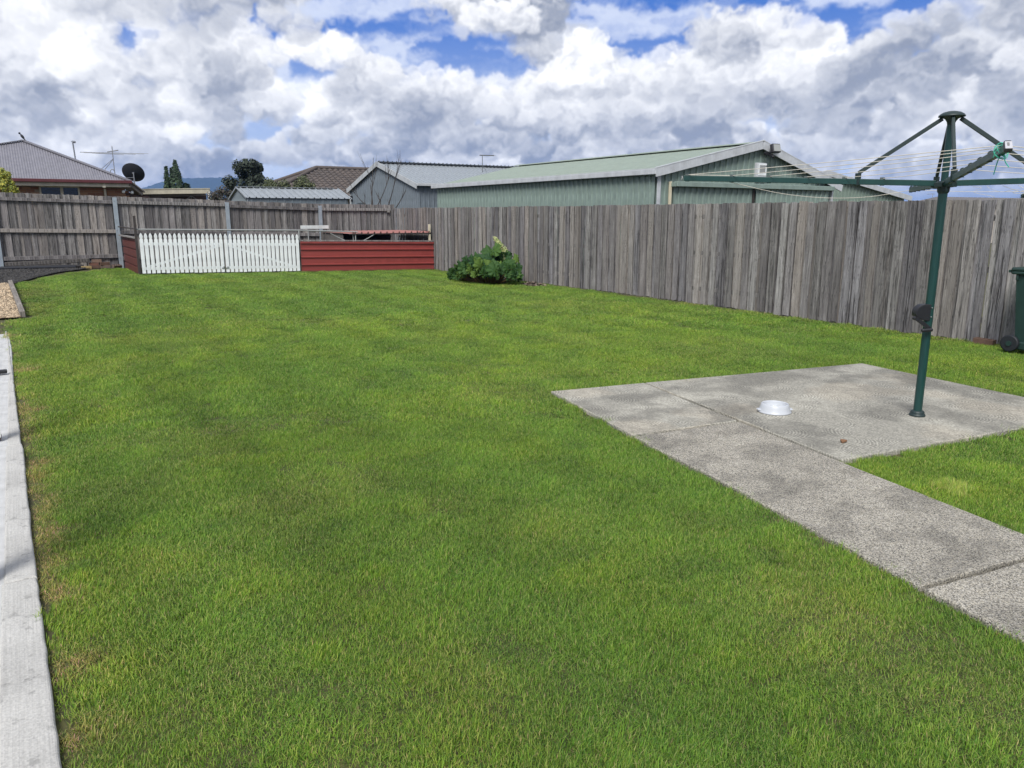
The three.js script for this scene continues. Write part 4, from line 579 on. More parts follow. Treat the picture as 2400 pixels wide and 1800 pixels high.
// ------------------------------------------------------------------ beyond the fences
{ // green shed
  const gw = coat([0.220, 0.285, 0.255], 0.5), gr = coat([0.27, 0.325, 0.27], 0.55), trim = coat([0.50, 0.52, 0.55], 0.5), o = thing('green_shed', 'pale green ribbed steel shed with white trim behind the paling fence', 'shed', [0, 0, 0]);
  const X0 = 1.60, XA = 4.84, X1 = 7.72, ZN = 10.66, ZL = 0.06, e0 = 2.46, e1 = 2.34, ya = 3.20;
  const topAt = (x) => x < XA ? mix(e0, ya, (x - X0) / (XA - X0)) : mix(ya, e1, (x - XA) / (X1 - XA));
  part('side_wall', lay(sheet(0, ZN - ZL, -0.1, e0, 0.19, 0.03), V(X0, 0, ZL), V(0, 0, 1), V(0, 1, 0)), gw, o).geometry.scale(1, 1, 1);
  part('gable_wall', lay(sheet(X0, X1, -0.1, (x) => topAt(x) - 0.02, 0.19, 0.03), V(0, 0, ZN), V(1, 0, 0), V(0, 1, 0)), gw, o);
  part('far_wall', lay(sheet(ZL, ZN, -0.1, e1, 0.19, 0.03), V(X1, 0, 0), V(0, 0, 1), V(0, 1, 0)), gw, o); part('back_wall', lay(sheet(X0, X1, -0.1, (x) => topAt(x) - 0.02, 0.19, 0.03), V(0, 0, ZL), V(1, 0, 0), V(0, 1, 0)), gw, o);
  const sl = Math.hypot(XA - X0 + 0.1, ya - e0), sr = Math.hypot(X1 - XA + 0.25, ya - e1);
  const rl = part('roof', lay(sheet(-ZN - 0.12, -ZL + 0.1, 0, sl, 0.19, 0.028), V(X0 - 0.10, e0 + 0.045, 0), V(0, 0, -1), V(XA - X0 + 0.1, ya - e0, 0)), gr, o);
  part('roof', lay(sheet(ZL - 0.1, ZN + 0.12, 0, sr, 0.19, 0.028), V(X1 + 0.25, e1 - 0.01, 0), V(0, 0, 1), V(-(X1 - XA + 0.25), ya - e1 + 0.055, 0)), gr, o);
  part('ridge_cap', [beam(V(XA - 0.09, ya + 0.065, ZL - 0.1), V(XA - 0.09, ya + 0.065, ZN + 0.12), 0.20, 0.012, -0.22), beam(V(XA + 0.09, ya + 0.06, ZL - 0.1), V(XA + 0.09, ya + 0.06, ZN + 0.12), 0.20, 0.012, 0.25)], gr, rl);
  part('gutter', [beam(V(X0 - 0.10, e0 + 0.015, ZL - 0.15), V(X0 - 0.10, e0 + 0.035, ZN + 0.14), 0.11, 0.115), beam(V(X0 - 0.135, e0 + 0.08, ZL - 0.15), V(X0 - 0.135, e0 + 0.10, ZN + 0.14), 0.03, 0.02)], trim, o);
  part('barge', [beam(V(X0 - 0.14, e0 + 0.015, ZN + 0.13), V(XA, ya + 0.0, ZN + 0.13), 0.03, 0.185), beam(V(X0 - 0.14, e0 + 0.115, ZN + 0.12), V(XA, ya + 0.10, ZN + 0.12), 0.06, 0.022)], trim, o);
  part('barge', [beam(V(XA, ya + 0.0, ZN + 0.131), V(X1 + 0.26, e1 - 0.085, ZN + 0.131), 0.03, 0.185), beam(V(XA, ya + 0.10, ZN + 0.12), V(X1 + 0.26, e1 + 0.015, ZN + 0.12), 0.06, 0.022)], trim, o);
  part('corner_trim', box(0.10, 2.5, 0.02, X0 + 0.05, 1.2, ZN + 0.045), trim, o); part('corner_trim', box(0.06, 2.3, 0.06, X1 - 0.02, 1.15, ZN + 0.04), trim, o); part('door_jamb', box(0.055, 2.3, 0.05, 1.985, 1.15, ZN + 0.05), cream, o);
  part('door_track', [beam(V(2.06, 2.245, ZN + 0.12), V(7.62, 2.235, ZN + 0.12), 0.13, 0.11), box(0.06, 0.09, 0.10, 2.02, 2.235, ZN + 0.12)], gw, o);
  part('door', lay(sheet(2.06, 4.66, -0.1, 2.2, 0.19, 0.03), V(0, 0, ZN + 0.05), V(1, 0, 0), V(0, 1, 0)), gw, o); part('door', lay(sheet(4.72, 7.5, -0.1, 2.2, 0.19, 0.03), V(0, 0, ZN + 0.085), V(1, 0, 0), V(0, 1, 0)), gw, o); part('door_edge', box(0.05, 2.3, 0.04, 4.69, 1.1, ZN + 0.06), darkSteel, o);
  const fan = part('extractor_box', box(0.34, 0.34, 0.10, 4.86, 2.62, ZN + 0.08, 0.02), trim, o); part('grille', box(0.20, 0.17, 0.02, 4.86, 2.65, ZN + 0.135), galvOld, fan); part('box_trim', [box(0.28, 0.27, 0.012, 4.87, 2.63, ZN + 0.132, 0.01)], white, fan); part('sensor', box(0.035, 0.02, 0.02, 4.985, 2.72, ZN + 0.145), black, fan);
  const FL = 1.1, fl = thing('floodlight', 'black floodlight fixed below the gable peak of the green shed', 'floodlight', [4.98, 3.04, ZN + 0.22]); fl.scale.setScalar(FL);
  const head = part('housing', move(new RoundedBoxGeometry(0.22, 0.19, 0.10, 2, 0.02), 0.10, 0.07, 0.06, -0.15, -0.25), mat([0.03, 0.03, 0.035], 0.5), fl); part('lens', move(new THREE.BoxGeometry(0.18, 0.145, 0.006), 0.094, 0.083, 0.112, -0.15, -0.25), mat([0.30, 0.31, 0.30], 0.2), head);
  part('bracket', [bar(V(-0.12, -0.03, -0.05), V(0.06, 0.0, 0.03), 0.02, 8), box(0.13, 0.07, 0.07, -0.04, -0.03, -0.03)], black, fl); part('motion_sensor', [move(new THREE.SphereGeometry(0.035, 12, 10), 0.05, -0.10, 0.05), bar(V(-0.06, -0.12, -0.05), V(-0.03, -0.02, -0.02), 0.008, 6), box(0.07, 0.05, 0.06, 0.02, -0.075, 0.02)], black, fl);
}
{ // second green shed further along
  const gw = coat([0.20, 0.26, 0.22], 0.5), trim = coat([0.48, 0.50, 0.53], 0.5), o = thing('green_outbuilding', 'low green gabled outbuilding showing past the end of the green shed', 'shed', [0, 0, 0]);
  const Z = 6.66, XA = 13.1, X0 = 9.0, X1 = 17.6, e = 2.16, ya = 2.90, top = (x) => x < XA ? mix(e, ya, (x - X0) / (XA - X0)) : mix(ya, e, (x - XA) / (X1 - XA));
  part('gable_wall', lay(sheet(X0, X1, -0.1, top, 0.19, 0.03), V(0, 0, Z), V(1, 0, 0), V(0, 1, 0)), gw, o);
  part('roof', lay(sheet(Z - 9, Z + 0.15, 0, Math.hypot(X1 - XA + 0.2, ya - e), 0.19, 0.03), V(X1 + 0.2, e + 0.03, 0), V(0, 0, 1), V(-(X1 - XA + 0.2), ya - e, 0)), gw, o); part('roof', lay(sheet(-Z - 0.15, -Z + 9, 0, Math.hypot(XA - X0 + 0.2, ya - e), 0.19, 0.03), V(X0 - 0.2, e + 0.03, 0), V(0, 0, -1), V(XA - X0 + 0.2, ya - e, 0)), gw, o);
  part('barge', beam(V(XA - 0.3, ya + 0.03, Z + 0.14), V(X1 + 0.25, e - 0.02, Z + 0.14), 0.03, 0.16), trim, o); part('barge', beam(V(X0 - 0.2, e, Z + 0.141), V(XA - 0.3, ya + 0.03, Z + 0.141), 0.03, 0.16), trim, o); part('capping', beam(V(XA - 0.3, ya + 0.12, Z + 0.12), V(X1 + 0.25, e + 0.07, Z + 0.12), 0.06, 0.02), trim, o);
}
const zinc = coat([0.32, 0.35, 0.38], 0.42, { metalness: 0.2 }), slate = coat([0.145, 0.175, 0.20], 0.5);
{ // small garden shed
  const o = thing('garden_shed', 'small grey metal garden shed with silver roof behind the back fence', 'shed', [0, 0, 0]); const X0 = -4.06, X1 = -0.74, Z0 = -2.05, Zr = -3.2, Z1 = -4.35, e = 2.10, r = 2.42;
  part('front_wall', lay(sheet(X0, X1, 0, e, 0.26, 0.012, 'wide'), V(0, 0, Z0), V(1, 0, 0), V(0, 1, 0)), slate, o); part('end_wall', lay(sheet(Z1, Z0, 0, (z) => z > Zr ? mix(r, e, (z - Zr) / (Z0 - Zr)) - 0.02 : mix(e, r, (z - Z1) / (Zr - Z1)) - 0.02, 0.085, 0.018, 'wide'), V(X0, 0, 0), V(0, 0, 1), V(0, 1, 0)), coat([0.20, 0.235, 0.26], 0.5), o); o.children.at(-1).geometry.scale(1, 1, 1);
  part('end_wall', lay(sheet(Z1, Z0, 0, (z) => z > Zr ? mix(r, e, (z - Zr) / (Z0 - Zr)) - 0.02 : mix(e, r, (z - Z1) / (Zr - Z1)) - 0.02, 0.085, 0.018, 'wide'), V(X1, 0, 0), V(0, 0, 1), V(0, 1, 0)), slate, o);
  const s = Math.hypot(Zr - Z0 - 0.06, r - e); const rf = part('roof', lay(sheet(X0 - 0.06, X1 + 0.16, 0, s, 0.21, 0.034, 'wide'), V(0, e + 0.0, Z0 + 0.06), V(1, 0, 0), V(0, r - e + 0.03, Zr - Z0 - 0.06)), zinc, o); part('roof', lay(sheet(-X1 - 0.16, -X0 + 0.06, 0, s, 0.21, 0.034, 'wide'), V(0, e, Z1 - 0.06), V(-1, 0, 0), V(0, r - e + 0.03, Zr - Z1 + 0.06)), zinc, o);
  part('ridge_cap', [beam(V(X0 - 0.08, r + 0.055, Zr + 0.05), V(X1 - 0.1, r + 0.055, Zr + 0.05), 0.12, 0.012, 0), beam(V(X0 - 0.08, r + 0.05, Zr - 0.05), V(X1 - 0.1, r + 0.05, Zr - 0.05), 0.12, 0.012, 0)], zinc, rf);
  part('barge', [beam(V(X0 - 0.07, e - 0.005, Z0 + 0.07), V(X0 - 0.07, r + 0.035, Zr), 0.02, 0.05), beam(V(X0 - 0.07, r + 0.035, Zr), V(X0 - 0.07, e - 0.02, Z1 - 0.07), 0.02, 0.05)], zinc, o); part('corner_trim', box(0.03, e, 0.03, X0 - 0.01, e / 2, Z0 + 0.012), zinc, o);
}
{ // blue-grey shed
  const o = thing('blue_grey_shed', 'blue-grey steel shed with pale ribbed roof behind the fence corner', 'shed', [0, 0, 0]), wall = coat([0.165, 0.195, 0.225], 0.5), trim = coat([0.46, 0.48, 0.50], 0.5); const X0 = 2.2, X1 = 12, Z0 = -2.66, Zr = -6.2, Z1 = -9.5, e = 2.62, r = 3.54;
  const top = (z) => (z > Zr ? mix(r, e, (z - Zr) / (Z0 - Zr)) : mix(e, r, (z - Z1) / (Zr - Z1))) - 0.02;
  part('gable_wall', lay(sheet(Z1, Z0, 0, top, 0.19, 0.03), V(X0, 0, 0), V(0, 0, 1), V(0, 1, 0)), wall, o); part('front_wall', lay(sheet(X0, X1, 0, e, 0.19, 0.03), V(0, 0, Z0), V(1, 0, 0), V(0, 1, 0)), wall, o);
  const s = Math.hypot(Z0 - Zr + 0.1, r - e), rf = part('roof', lay(sheet(X0 - 0.1, X1, 0, s, 0.19, 0.03), V(0, e + 0.02, Z0 + 0.1), V(1, 0, 0), V(0, r - e + 0.02, Zr - Z0 - 0.1)), zinc, o); part('roof', lay(sheet(-X1, -X0 + 0.1, 0, s, 0.19, 0.03), V(0, e + 0.02, Z1 - 0.1), V(-1, 0, 0), V(0, r - e + 0.02, Zr - Z1 + 0.1)), zinc, o);
  part('ridge_cap', [beam(V(X0 - 0.12, r + 0.075, Zr + 0.08), V(X1, r + 0.075, Zr + 0.08), 0.18, 0.012), beam(V(X0 - 0.12, r + 0.07, Zr - 0.08), V(X1, r + 0.07, Zr - 0.08), 0.18, 0.012)], zinc, rf);
  part('barge', beam(V(X0 - 0.11, e - 0.04, Z0 + 0.14), V(X0 - 0.11, r + 0.01, Zr), 0.03, 0.19), trim, o); part('barge', beam(V(X0 - 0.111, r + 0.01, Zr), V(X0 - 0.111, e - 0.05, Z1 - 0.16), 0.03, 0.19), trim, o); part('gutter', beam(V(X0 - 0.12, e + 0.02, Z0 + 0.16), V(X1, e + 0.02, Z0 + 0.16), 0.11, 0.10), trim, o); part('corner_trim', box(0.05, e, 0.05, X0 - 0.02, e / 2, Z1 + 0.02), trim, o);
  part('door_frame', [box(0.02, 0.05, 0.9, X0 - 0.03, 2.06, -8.2), box(0.02, 2.05, 0.05, X0 - 0.03, 1.03, -7.75), box(0.02, 2.05, 0.05, X0 - 0.03, 1.03, -8.65)], slate, o);
  part('lamp_bracket', [box(0.10, 0.13, 0.10, X0 - 0.08, 2.30, -9.2, 0.02), box(0.07, 0.1, 0.08, X0 - 0.09, 2.16, -9.15, 0.02)], black, o);
  const a = thing('shed_aerial', 'thin television aerial standing on the pale shed roof', 'aerial', [6.35, 0, -5.1]); const am = mat([0.16, 0.17, 0.18], 0.5, { metalness: 0.4 });
  part('mast', bar(V(0, 3.2, 0), V(0, 4.0, 0), 0.014, 6), am, a); part('boom', [bar(V(-0.10, 3.98, -0.05), V(0.52, 3.98, 0.10), 0.024, 6)], am, a); for (const t of [-0.06, 0.08, 0.2, 0.33, 0.5, 0.62]) part('element', bar(V(t - 0.06, 3.985, 0.03 + 0.16), V(t + 0.06, 3.985, 0.03 - 0.16), 0.004, 4), am, a); part('foot', [box(0.36, 0.02, 0.03, 0.02, 3.235, 0), bar(V(0.05, 3.55, 0), V(0.22, 3.26, 0.02), 0.008, 5)], am, a);
}
{ // tiled house
  const o = thing('tiled_house', 'house with dark brown tiled hip roof beyond the sheds', 'house', [0, 0, 0]); const e = 2.42, X0 = -0.7, X1 = 12, Zf = -12.4, Zb = -19.6, Zr = -16, xa = 2.9, r = 3.86; const T = [0, 1, 2].map((k) => mat([0.085 + 0.012 * k, 0.070 + 0.009 * k, 0.064 + 0.007 * k], 0.85, { map: grime }));
  part('wall', [box(X1 - X0 - 1, 2.4, 6, (X0 + X1) / 2, 1.2, Zr)], coat([0.45, 0.42, 0.38], 0.8), o);
  const roof = part('roof', flat([[[X0, e, Zf], [X1, e, Zf], [X1, r, Zr], [xa, r, Zr]], [[X0, e, Zb], [X0, e, Zf], [xa, r, Zr]], [[X1, e, Zb], [X0, e, Zb], [xa, r, Zr], [X1, r, Zr]], [[X1, e, Zf], [X1, e, Zb], [X1, r, Zr]]]), T[0], o);
  const tg = (() => { const g = new THREE.PlaneGeometry(0.31, 0.36, 6, 1), p = g.attributes.position; for (let i = 0; i < p.count; i++) { const u = p.getX(i) / 0.31 + 0.5; p.setZ(i, 0.030 * Math.sin(u * 6.283) + (p.getY(i) < 0 ? 0.045 : 0.012)); } const lip = new THREE.PlaneGeometry(0.31, 0.045, 6, 1), q = lip.attributes.position; for (let i = 0; i < q.count; i++) { const u = q.getX(i) / 0.31 + 0.5, z = 0.030 * Math.sin(u * 6.283); const top = q.getY(i) > 0; q.setXYZ(i, q.getX(i), -0.18, z + (top ? 0.045 : -0.005)); } const m = merge([g, lip]); m.computeVertexNormals(); return m; })();
  const up = V(0, r - e, Zr - Zf), len = up.length(), rows = Math.floor(len / 0.32), basis = new THREE.Matrix4().makeBasis(V(1, 0, 0), up.clone().normalize(), V(1, 0, 0).cross(up.clone().normalize())); const R = rng(3);
  for (let j = 0; j < rows; j++) for (let i = 0; i < 26; i++) { const x = X0 + 0.16 + i * 0.30 + (j % 2) * 0.0, d = 0.16 + j * 0.32; if (x < X0 + (xa - X0) * (d / len) + 0.1 || x > 6.6) continue; const t = part('tile', tg, T[Math.floor(R() * 3)], roof); t.applyMatrix4(basis.clone().setPosition(x, e + up.y * d / len, Zf + up.z * d / len)); }
  part('hip_cap', [bar(V(X0, e + 0.03, Zf), V(xa, r + 0.04, Zr), 0.10, 8), bar(V(xa, r + 0.04, Zr), V(X1, r + 0.04, Zr), 0.10, 8), bar(V(X0, e + 0.03, Zb), V(xa, r + 0.04, Zr), 0.10, 8)], T[1], roof); part('gutter', beam(V(X0, e - 0.03, Zf - 0.02), V(X1, e - 0.03, Zf - 0.02), 0.12, 0.10), darkSteel, o);
  const bird = thing('perched_bird', 'tiny dark bird perched on the brown tiled hip', 'bird', [0.35, 2.98, -17.6]); part('body', [move(new THREE.SphereGeometry(0.075, 10, 8).scale(0.8, 1.35, 0.8), 0, 0.10, 0), new THREE.SphereGeometry(0.045, 10, 8).translate(0.02, 0.215, 0.0)], black, bird); part('tail', box(0.03, 0.10, 0.02, -0.03, -0.02, -0.02), black, bird);
}
{ // brick house on the far left
  const o = thing('brick_house', 'brick house with grey corrugated hip roof behind the back fence', 'house', [0, 0, 0]); const roofM = coat([0.20, 0.195, 0.225], 0.5), maroon = coat([0.10, 0.022, 0.026], 0.5), fascia = coat([0.58, 0.53, 0.44], 0.6);
  const XR = -6.83, XL = -15.6, Zg = -7.0, e = 2.70, a = 3.0, xa = XR - a, ya = 4.13, up = V(0, ya - e, -a), len = up.length(); const th = (x) => x > xa ? (XR - x) / a * len : (x - XL) / (xa - XL) * len;
  const rf = part('roof', lay(sheet(XL, XR, 0, th, 0.076, 0.018, 'corrugated'), V(0, e + 0.02, Zg), V(1, 0, 0), up), roofM, o);
  part('side_roof', flat([[[XR, e, Zg], [XR, e, Zg - 14], [xa, ya, Zg - 11], [xa, ya, Zg - a]], [[XL, e, Zg - 14], [XL, e, Zg], [xa, ya, Zg - a], [xa, ya, Zg - 11]]]), roofM, o);
  part('hip_cap', [beam(V(XR + 0.02, e + 0.03, Zg + 0.02), V(xa, ya + 0.05, Zg - a), 0.22, 0.03), beam(V(XL, e + 0.03, Zg), V(xa, ya + 0.05, Zg - a), 0.22, 0.03)], coat([0.17, 0.165, 0.19], 0.5), rf);
  part('gutter', beam(V(XL, e - 0.015, Zg + 0.07), V(XR + 0.05, e - 0.015, Zg + 0.07), 0.12, 0.105), maroon, o); part('fascia', [beam(V(XL, e - 0.125, Zg - 0.01), V(XR, e - 0.125, Zg - 0.01), 0.03, 0.12), box(XR - XL, 0.01, 0.45, (XL + XR) / 2, e - 0.185, Zg - 0.22)], fascia, o);
  const Zw = -7.42, wall = part('wall', [box(XR - XL - 0.5, 2.524, 0.1, (XR + XL) / 2 + 0.1, 1.262, Zw - 0.07)], coat([0.33, 0.26, 0.20], 0.9), o); const bm = [[0.30, 0.15, 0.085], [0.26, 0.12, 0.07], [0.33, 0.185, 0.11], [0.22, 0.105, 0.07]].map((c) => mat(c, 0.9)), bg = new THREE.BoxGeometry(0.228, 0.074, 0.03), R = rng(9);
  for (let j = 0; j < 9; j++) for (let i = 0; i < 21; i++) { const y = 1.77 + j * 0.084, x = -11.4 + i * 0.24 + (j % 2) * 0.12; if (x > -9.62 && x < -8.42 || x > -6.95) continue; const b = part('brick', bg, bm[Math.floor(R() * 4)], wall); b.position.set(x, y, Zw - 0.02); }
  const win = part('window', [box(0.05, 0.9, 0.06, -9.56, 2.06, Zw + 0.0), box(0.05, 0.9, 0.06, -8.42, 2.06, Zw + 0.0), box(0.09, 0.9, 0.06, -8.93, 2.06, Zw + 0.0), box(1.19, 0.05, 0.06, -8.99, 2.50, Zw + 0.002)], fascia, o);
  for (const [x0, x1] of [[-9.535, -8.975], [-8.885, -8.445]]) part('pane', box(x1 - x0, 0.9, 0.01, (x0 + x1) / 2, 2.03, Zw - 0.005, 0), mat([0.008, 0.012, 0.018], 0.05), win);
  for (const [x, y, l] of [[-8.80, 2.20, 0.09], [-8.70, 2.13, 0.07], [-8.55, 2.14, 0.09]]) part('window_ornament', beam(V(x, y, Zw + 0.012), V(x + l * 0.7, y + l * 0.6, Zw + 0.012), 0.01, 0.02), mat([0.55, 0.5, 0.48], 0.8), win);
  part('downpipe', [bar(V(-7.62, 1.4, -7.33), V(-7.62, 2.45, -7.33), 0.042, 10), box(0.11, 0.17, 0.10, -7.66, 2.56, -7.0, 0.02)], fascia, o);
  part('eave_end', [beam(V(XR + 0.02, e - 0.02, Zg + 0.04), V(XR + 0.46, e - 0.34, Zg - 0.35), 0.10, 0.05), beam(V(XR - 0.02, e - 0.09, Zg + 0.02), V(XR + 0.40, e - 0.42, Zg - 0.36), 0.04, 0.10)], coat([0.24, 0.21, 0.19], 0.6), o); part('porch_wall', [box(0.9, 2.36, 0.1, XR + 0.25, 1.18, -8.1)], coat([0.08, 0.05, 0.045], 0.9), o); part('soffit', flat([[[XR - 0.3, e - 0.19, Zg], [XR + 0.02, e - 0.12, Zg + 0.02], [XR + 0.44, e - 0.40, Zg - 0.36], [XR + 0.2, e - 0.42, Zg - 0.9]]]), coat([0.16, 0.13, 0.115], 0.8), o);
  for (const [x, y] of [[-7.05, 2.36], [-6.78, 2.34]]) part('light_fitting', move(new THREE.SphereGeometry(0.055, 10, 8), x, y, -7.2), white, o);
  const bird = thing('ridge_bird', 'dark bird perched on the peak of the grey corrugated roof', 'bird', [xa, ya + 0.07, Zg - a]); part('body', [move(new THREE.SphereGeometry(0.06, 12, 8).scale(0.75, 1.6, 0.75), 0.0, 0.10, 0, 0, 0, 0.55), new THREE.SphereGeometry(0.038, 10, 8).translate(-0.075, 0.21, 0)], mat([0.02, 0.022, 0.03], 0.7), bird); part('tail', move(new THREE.BoxGeometry(0.03, 0.12, 0.015), 0.055, 0.01, 0, 0, 0, 0.55), mat([0.02, 0.022, 0.03], 0.7), bird);
  const met = mat([0.22, 0.23, 0.25], 0.5, { metalness: 0.4 });
  const vent = thing('vent_pipe', 'thin vent pipe with a cowl rising from the grey roof', 'vent pipe', [-8.235, 0, -10.34]); part('pipe', tube([V(0.02, 3.2, 0), V(0.01, 3.7, 0), V(-0.01, 4.20, 0)], 0.024, 12, 8), met, vent); part('cowl', [move(new THREE.CylinderGeometry(0.03, 0.075, 0.05, 12), 0.01, 4.235, 0, 0, 0, -0.25), move(new THREE.SphereGeometry(0.045, 10, 8), 0.05, 4.215, 0)], met, vent);
  const an = thing('roof_aerial', 'wide television aerial on a braced mast over the grey roof', 'aerial', [-7.08, 0, -9.02]); part('mast', bar(V(0, 2.9, 0), V(0, 4.02, 0), 0.016, 6), met, an); part('boom', bar(V(-0.16, 3.82, -0.10), V(0.18, 3.88, 0.12), 0.018, 6), met, an); for (const [t, s] of [[-0.8, 0.5], [-0.3, 0.8], [0.2, 1.0], [0.7, 1.05]]) part('element', bar(V(-1.05 * s + 0.16 * t, 3.80 + 0.03 * t, -0.66 * s + 0.1 * t), V(0.95 * s + 0.16 * t, 3.83 + 0.03 * t - 0.09, 0.60 * s + 0.1 * t), 0.007, 4), met, an); part('brace', [bar(V(0, 3.58, 0), V(-0.42, 3.20, -0.3), 0.010, 5), bar(V(0, 3.56, 0), V(-0.30, 3.18, -0.3), 0.010, 5)], met, an); part('elbow', tube([V(-0.13, 3.0, 0), V(-0.13, 3.16, 0), V(-0.05, 3.20, 0), V(0.0, 3.14, 0), V(0, 3.02, 0)], 0.016, 14, 6), met, an);
  const dm = mat([0.012, 0.014, 0.018], 0.7, { side: THREE.DoubleSide }), ds = thing('satellite_dish', 'black mesh satellite dish on the corner of the brick house', 'satellite dish', [-6.636, 3.0, -7.674]);
  const d = part('dish', lathe([[0.0, 0.0], [0.1, 0.006], [0.2, 0.022], [0.3, 0.05], [0.375, 0.085], [0.38, 0.09]], 40), dm, ds); d.quaternion.setFromUnitVectors(V(0, 1, 0), FWD.clone().multiplyScalar(0.78).add(RIGHT.clone().multiplyScalar(-0.10)).add(V(0, 0.55, 0)).normalize());
  const m0 = RIGHT.clone().multiplyScalar(0.09), m1 = FWD.clone().multiplyScalar(-0.14); part('mount', [bar(m0.clone().add(m1).add(V(0, 0.02, 0)), m0.clone().add(m1).add(V(0.01, -0.42, 0)), 0.018, 8), bar(m0.clone().add(m1).add(V(0, 0.02, 0)), V(0, 0.02, 0), 0.03, 8), bar(m0.clone().add(m1).add(V(0, -0.14, 0)), m0.clone().add(RIGHT.clone().multiplyScalar(-0.42)).add(V(0, -0.14, 0)), 0.010, 6), bar(m0.clone().add(m1).add(V(0, -0.2, 0)), m0.clone().add(m1).add(RIGHT.clone().multiplyScalar(-0.06)).add(V(0, -0.34, 0)), 0.010, 6)], met, ds);
}
{ // carport
  const o = thing('carport', 'flat beige carport roof showing over the back fence', 'carport', [0, 0, 0]), beige = coat([0.50, 0.46, 0.36], 0.6); part('fascia', [beam(V(-6.6, 2.385, -8.0), V(-3.98, 2.455, -8.0), 0.03, 0.19), beam(V(-6.6, 2.47, -7.985), V(-3.98, 2.54, -7.985), 0.03, 0.03)], beige, o); part('roof', flat([[[-6.6, 2.48, -8], [-3.98, 2.55, -8], [-3.98, 2.60, -13], [-6.6, 2.53, -13]]]), beige, o);
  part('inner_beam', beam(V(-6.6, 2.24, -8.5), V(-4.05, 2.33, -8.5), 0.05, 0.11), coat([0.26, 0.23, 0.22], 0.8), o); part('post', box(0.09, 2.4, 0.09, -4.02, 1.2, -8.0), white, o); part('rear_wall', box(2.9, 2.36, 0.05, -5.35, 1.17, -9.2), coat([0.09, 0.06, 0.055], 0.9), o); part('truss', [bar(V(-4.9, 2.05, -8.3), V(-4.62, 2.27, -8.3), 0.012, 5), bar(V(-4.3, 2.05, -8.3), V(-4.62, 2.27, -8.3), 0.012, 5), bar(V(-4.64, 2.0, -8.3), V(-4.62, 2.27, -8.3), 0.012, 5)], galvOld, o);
}
// ---- trees and shrubs
const bark = mat([0.10, 0.075, 0.055], 0.9);
function crownTree(name, label, cat, pos, trunkH, lobes, n, size, cols, seed, group) {
  const o = thing(name, label, cat, pos, 0, group); part('trunk', [bar(V(0, 0, 0), V(0.05, trunkH, 0), 0.10, 8, 0.05), ...lobes.slice(0, 4).map(([x, y, z]) => bar(V(0.03, trunkH * 0.7, 0), V(x, y, z), 0.035, 6, 0.012))], bark, o);
  part('crown', cloudOfLeaves(n, seed, (R) => { const [x, y, z, rx, ry, rz] = lobes[Math.floor(R() * lobes.length)]; const a = R() * 6.283, c = R() * 2 - 1, s = Math.sqrt(1 - c * c), k = Math.pow(R(), 0.42); return [x + Math.cos(a) * s * rx * k, y + c * ry * k, z + Math.sin(a) * s * rz * k, Math.cos(a) * s, c, Math.sin(a) * s]; }, size, cols), leafMat, o); return o;
}
{
  const dk = [[0.020, 0.036, 0.018], [0.028, 0.046, 0.024], [0.036, 0.052, 0.030], [0.016, 0.028, 0.016]];
  const R = rng(61), lob = []; for (let k = 0; k < 26; k++) { const y = 2.35 + 1.65 * R(), w = 0.80 * Math.sqrt(Math.max(0.05, 1 - ((y - 2.9) / 1.25) ** 2)), x = (R() * 2 - 1) * w, z = (R() * 2 - 1) * 0.6; lob.push([x * 1.05, y, z, 0.26 + 0.16 * R(), 0.22 + 0.14 * R(), 0.28]); } lob.push([0.50, 3.75, 0.3, 0.20, 0.24, 0.2], [-0.05, 4.0, 0, 0.14, 0.16, 0.15], [-0.66, 2.62, -0.4, 0.2, 0.16, 0.2], [0.86, 3.0, 0.5, 0.10, 0.18, 0.1]);
  crownTree('dark_tree', 'dark evergreen tree standing between the cypresses and the tiled roof', 'tree', [-0.78, 0, -15.1], 2.6, lob, 8000, 0.085, dk, 62);
  const sh = []; for (let k = 0; k < 9; k++) sh.push([(R() - 0.5) * 0.75, 1.6 + 0.85 * R(), (R() - 0.5) * 0.6, 0.28, 0.24, 0.28]); crownTree('twiggy_shrub', 'brownish twiggy shrub beside the carport post', 'shrub', [-3.78, 0, -6.95], 1.8, sh, 2600, 0.05, [[0.045, 0.045, 0.028], [0.055, 0.045, 0.032], [0.035, 0.045, 0.025], [0.075, 0.055, 0.045]], 63);
  const he = []; for (let k = 0; k < 22; k++) he.push([(R() - 0.5) * 1.9, 2.15 + 0.82 * R(), (R() - 0.5) * 1.0 + (0), 0.26, 0.28, 0.26]); const hg = crownTree('olive_hedge', 'clipped olive green hedge in front of the tiled house', 'hedge', [-0.62, 0, -9.15], 1.8, he, 6500, 0.05, [[0.085, 0.105, 0.035], [0.065, 0.085, 0.028], [0.12, 0.135, 0.05], [0.05, 0.068, 0.025]], 64); hg.rotation.y = -0.56;
  // golden conifer at the left edge
  const cn = []; for (let k = 0; k < 60; k++) { const t = R(), y = 0.6 + 2.32 * t, w = 0.86 * Math.pow(1 - t, 0.55) + 0.05, a = R() * 6.283; cn.push([Math.cos(a) * w * 0.85, y - 0.05, Math.sin(a) * w * 0.85, 0.12, 0.16, 0.12]); } crownTree('golden_conifer', 'golden green conifer bush peeping over the fence', 'conifer', [-10.62, 0, -5.3], 1.6, cn, 9000, 0.045, [[0.26, 0.30, 0.030], [0.38, 0.38, 0.04], [0.15, 0.21, 0.030], [0.46, 0.43, 0.06]], 65);
}
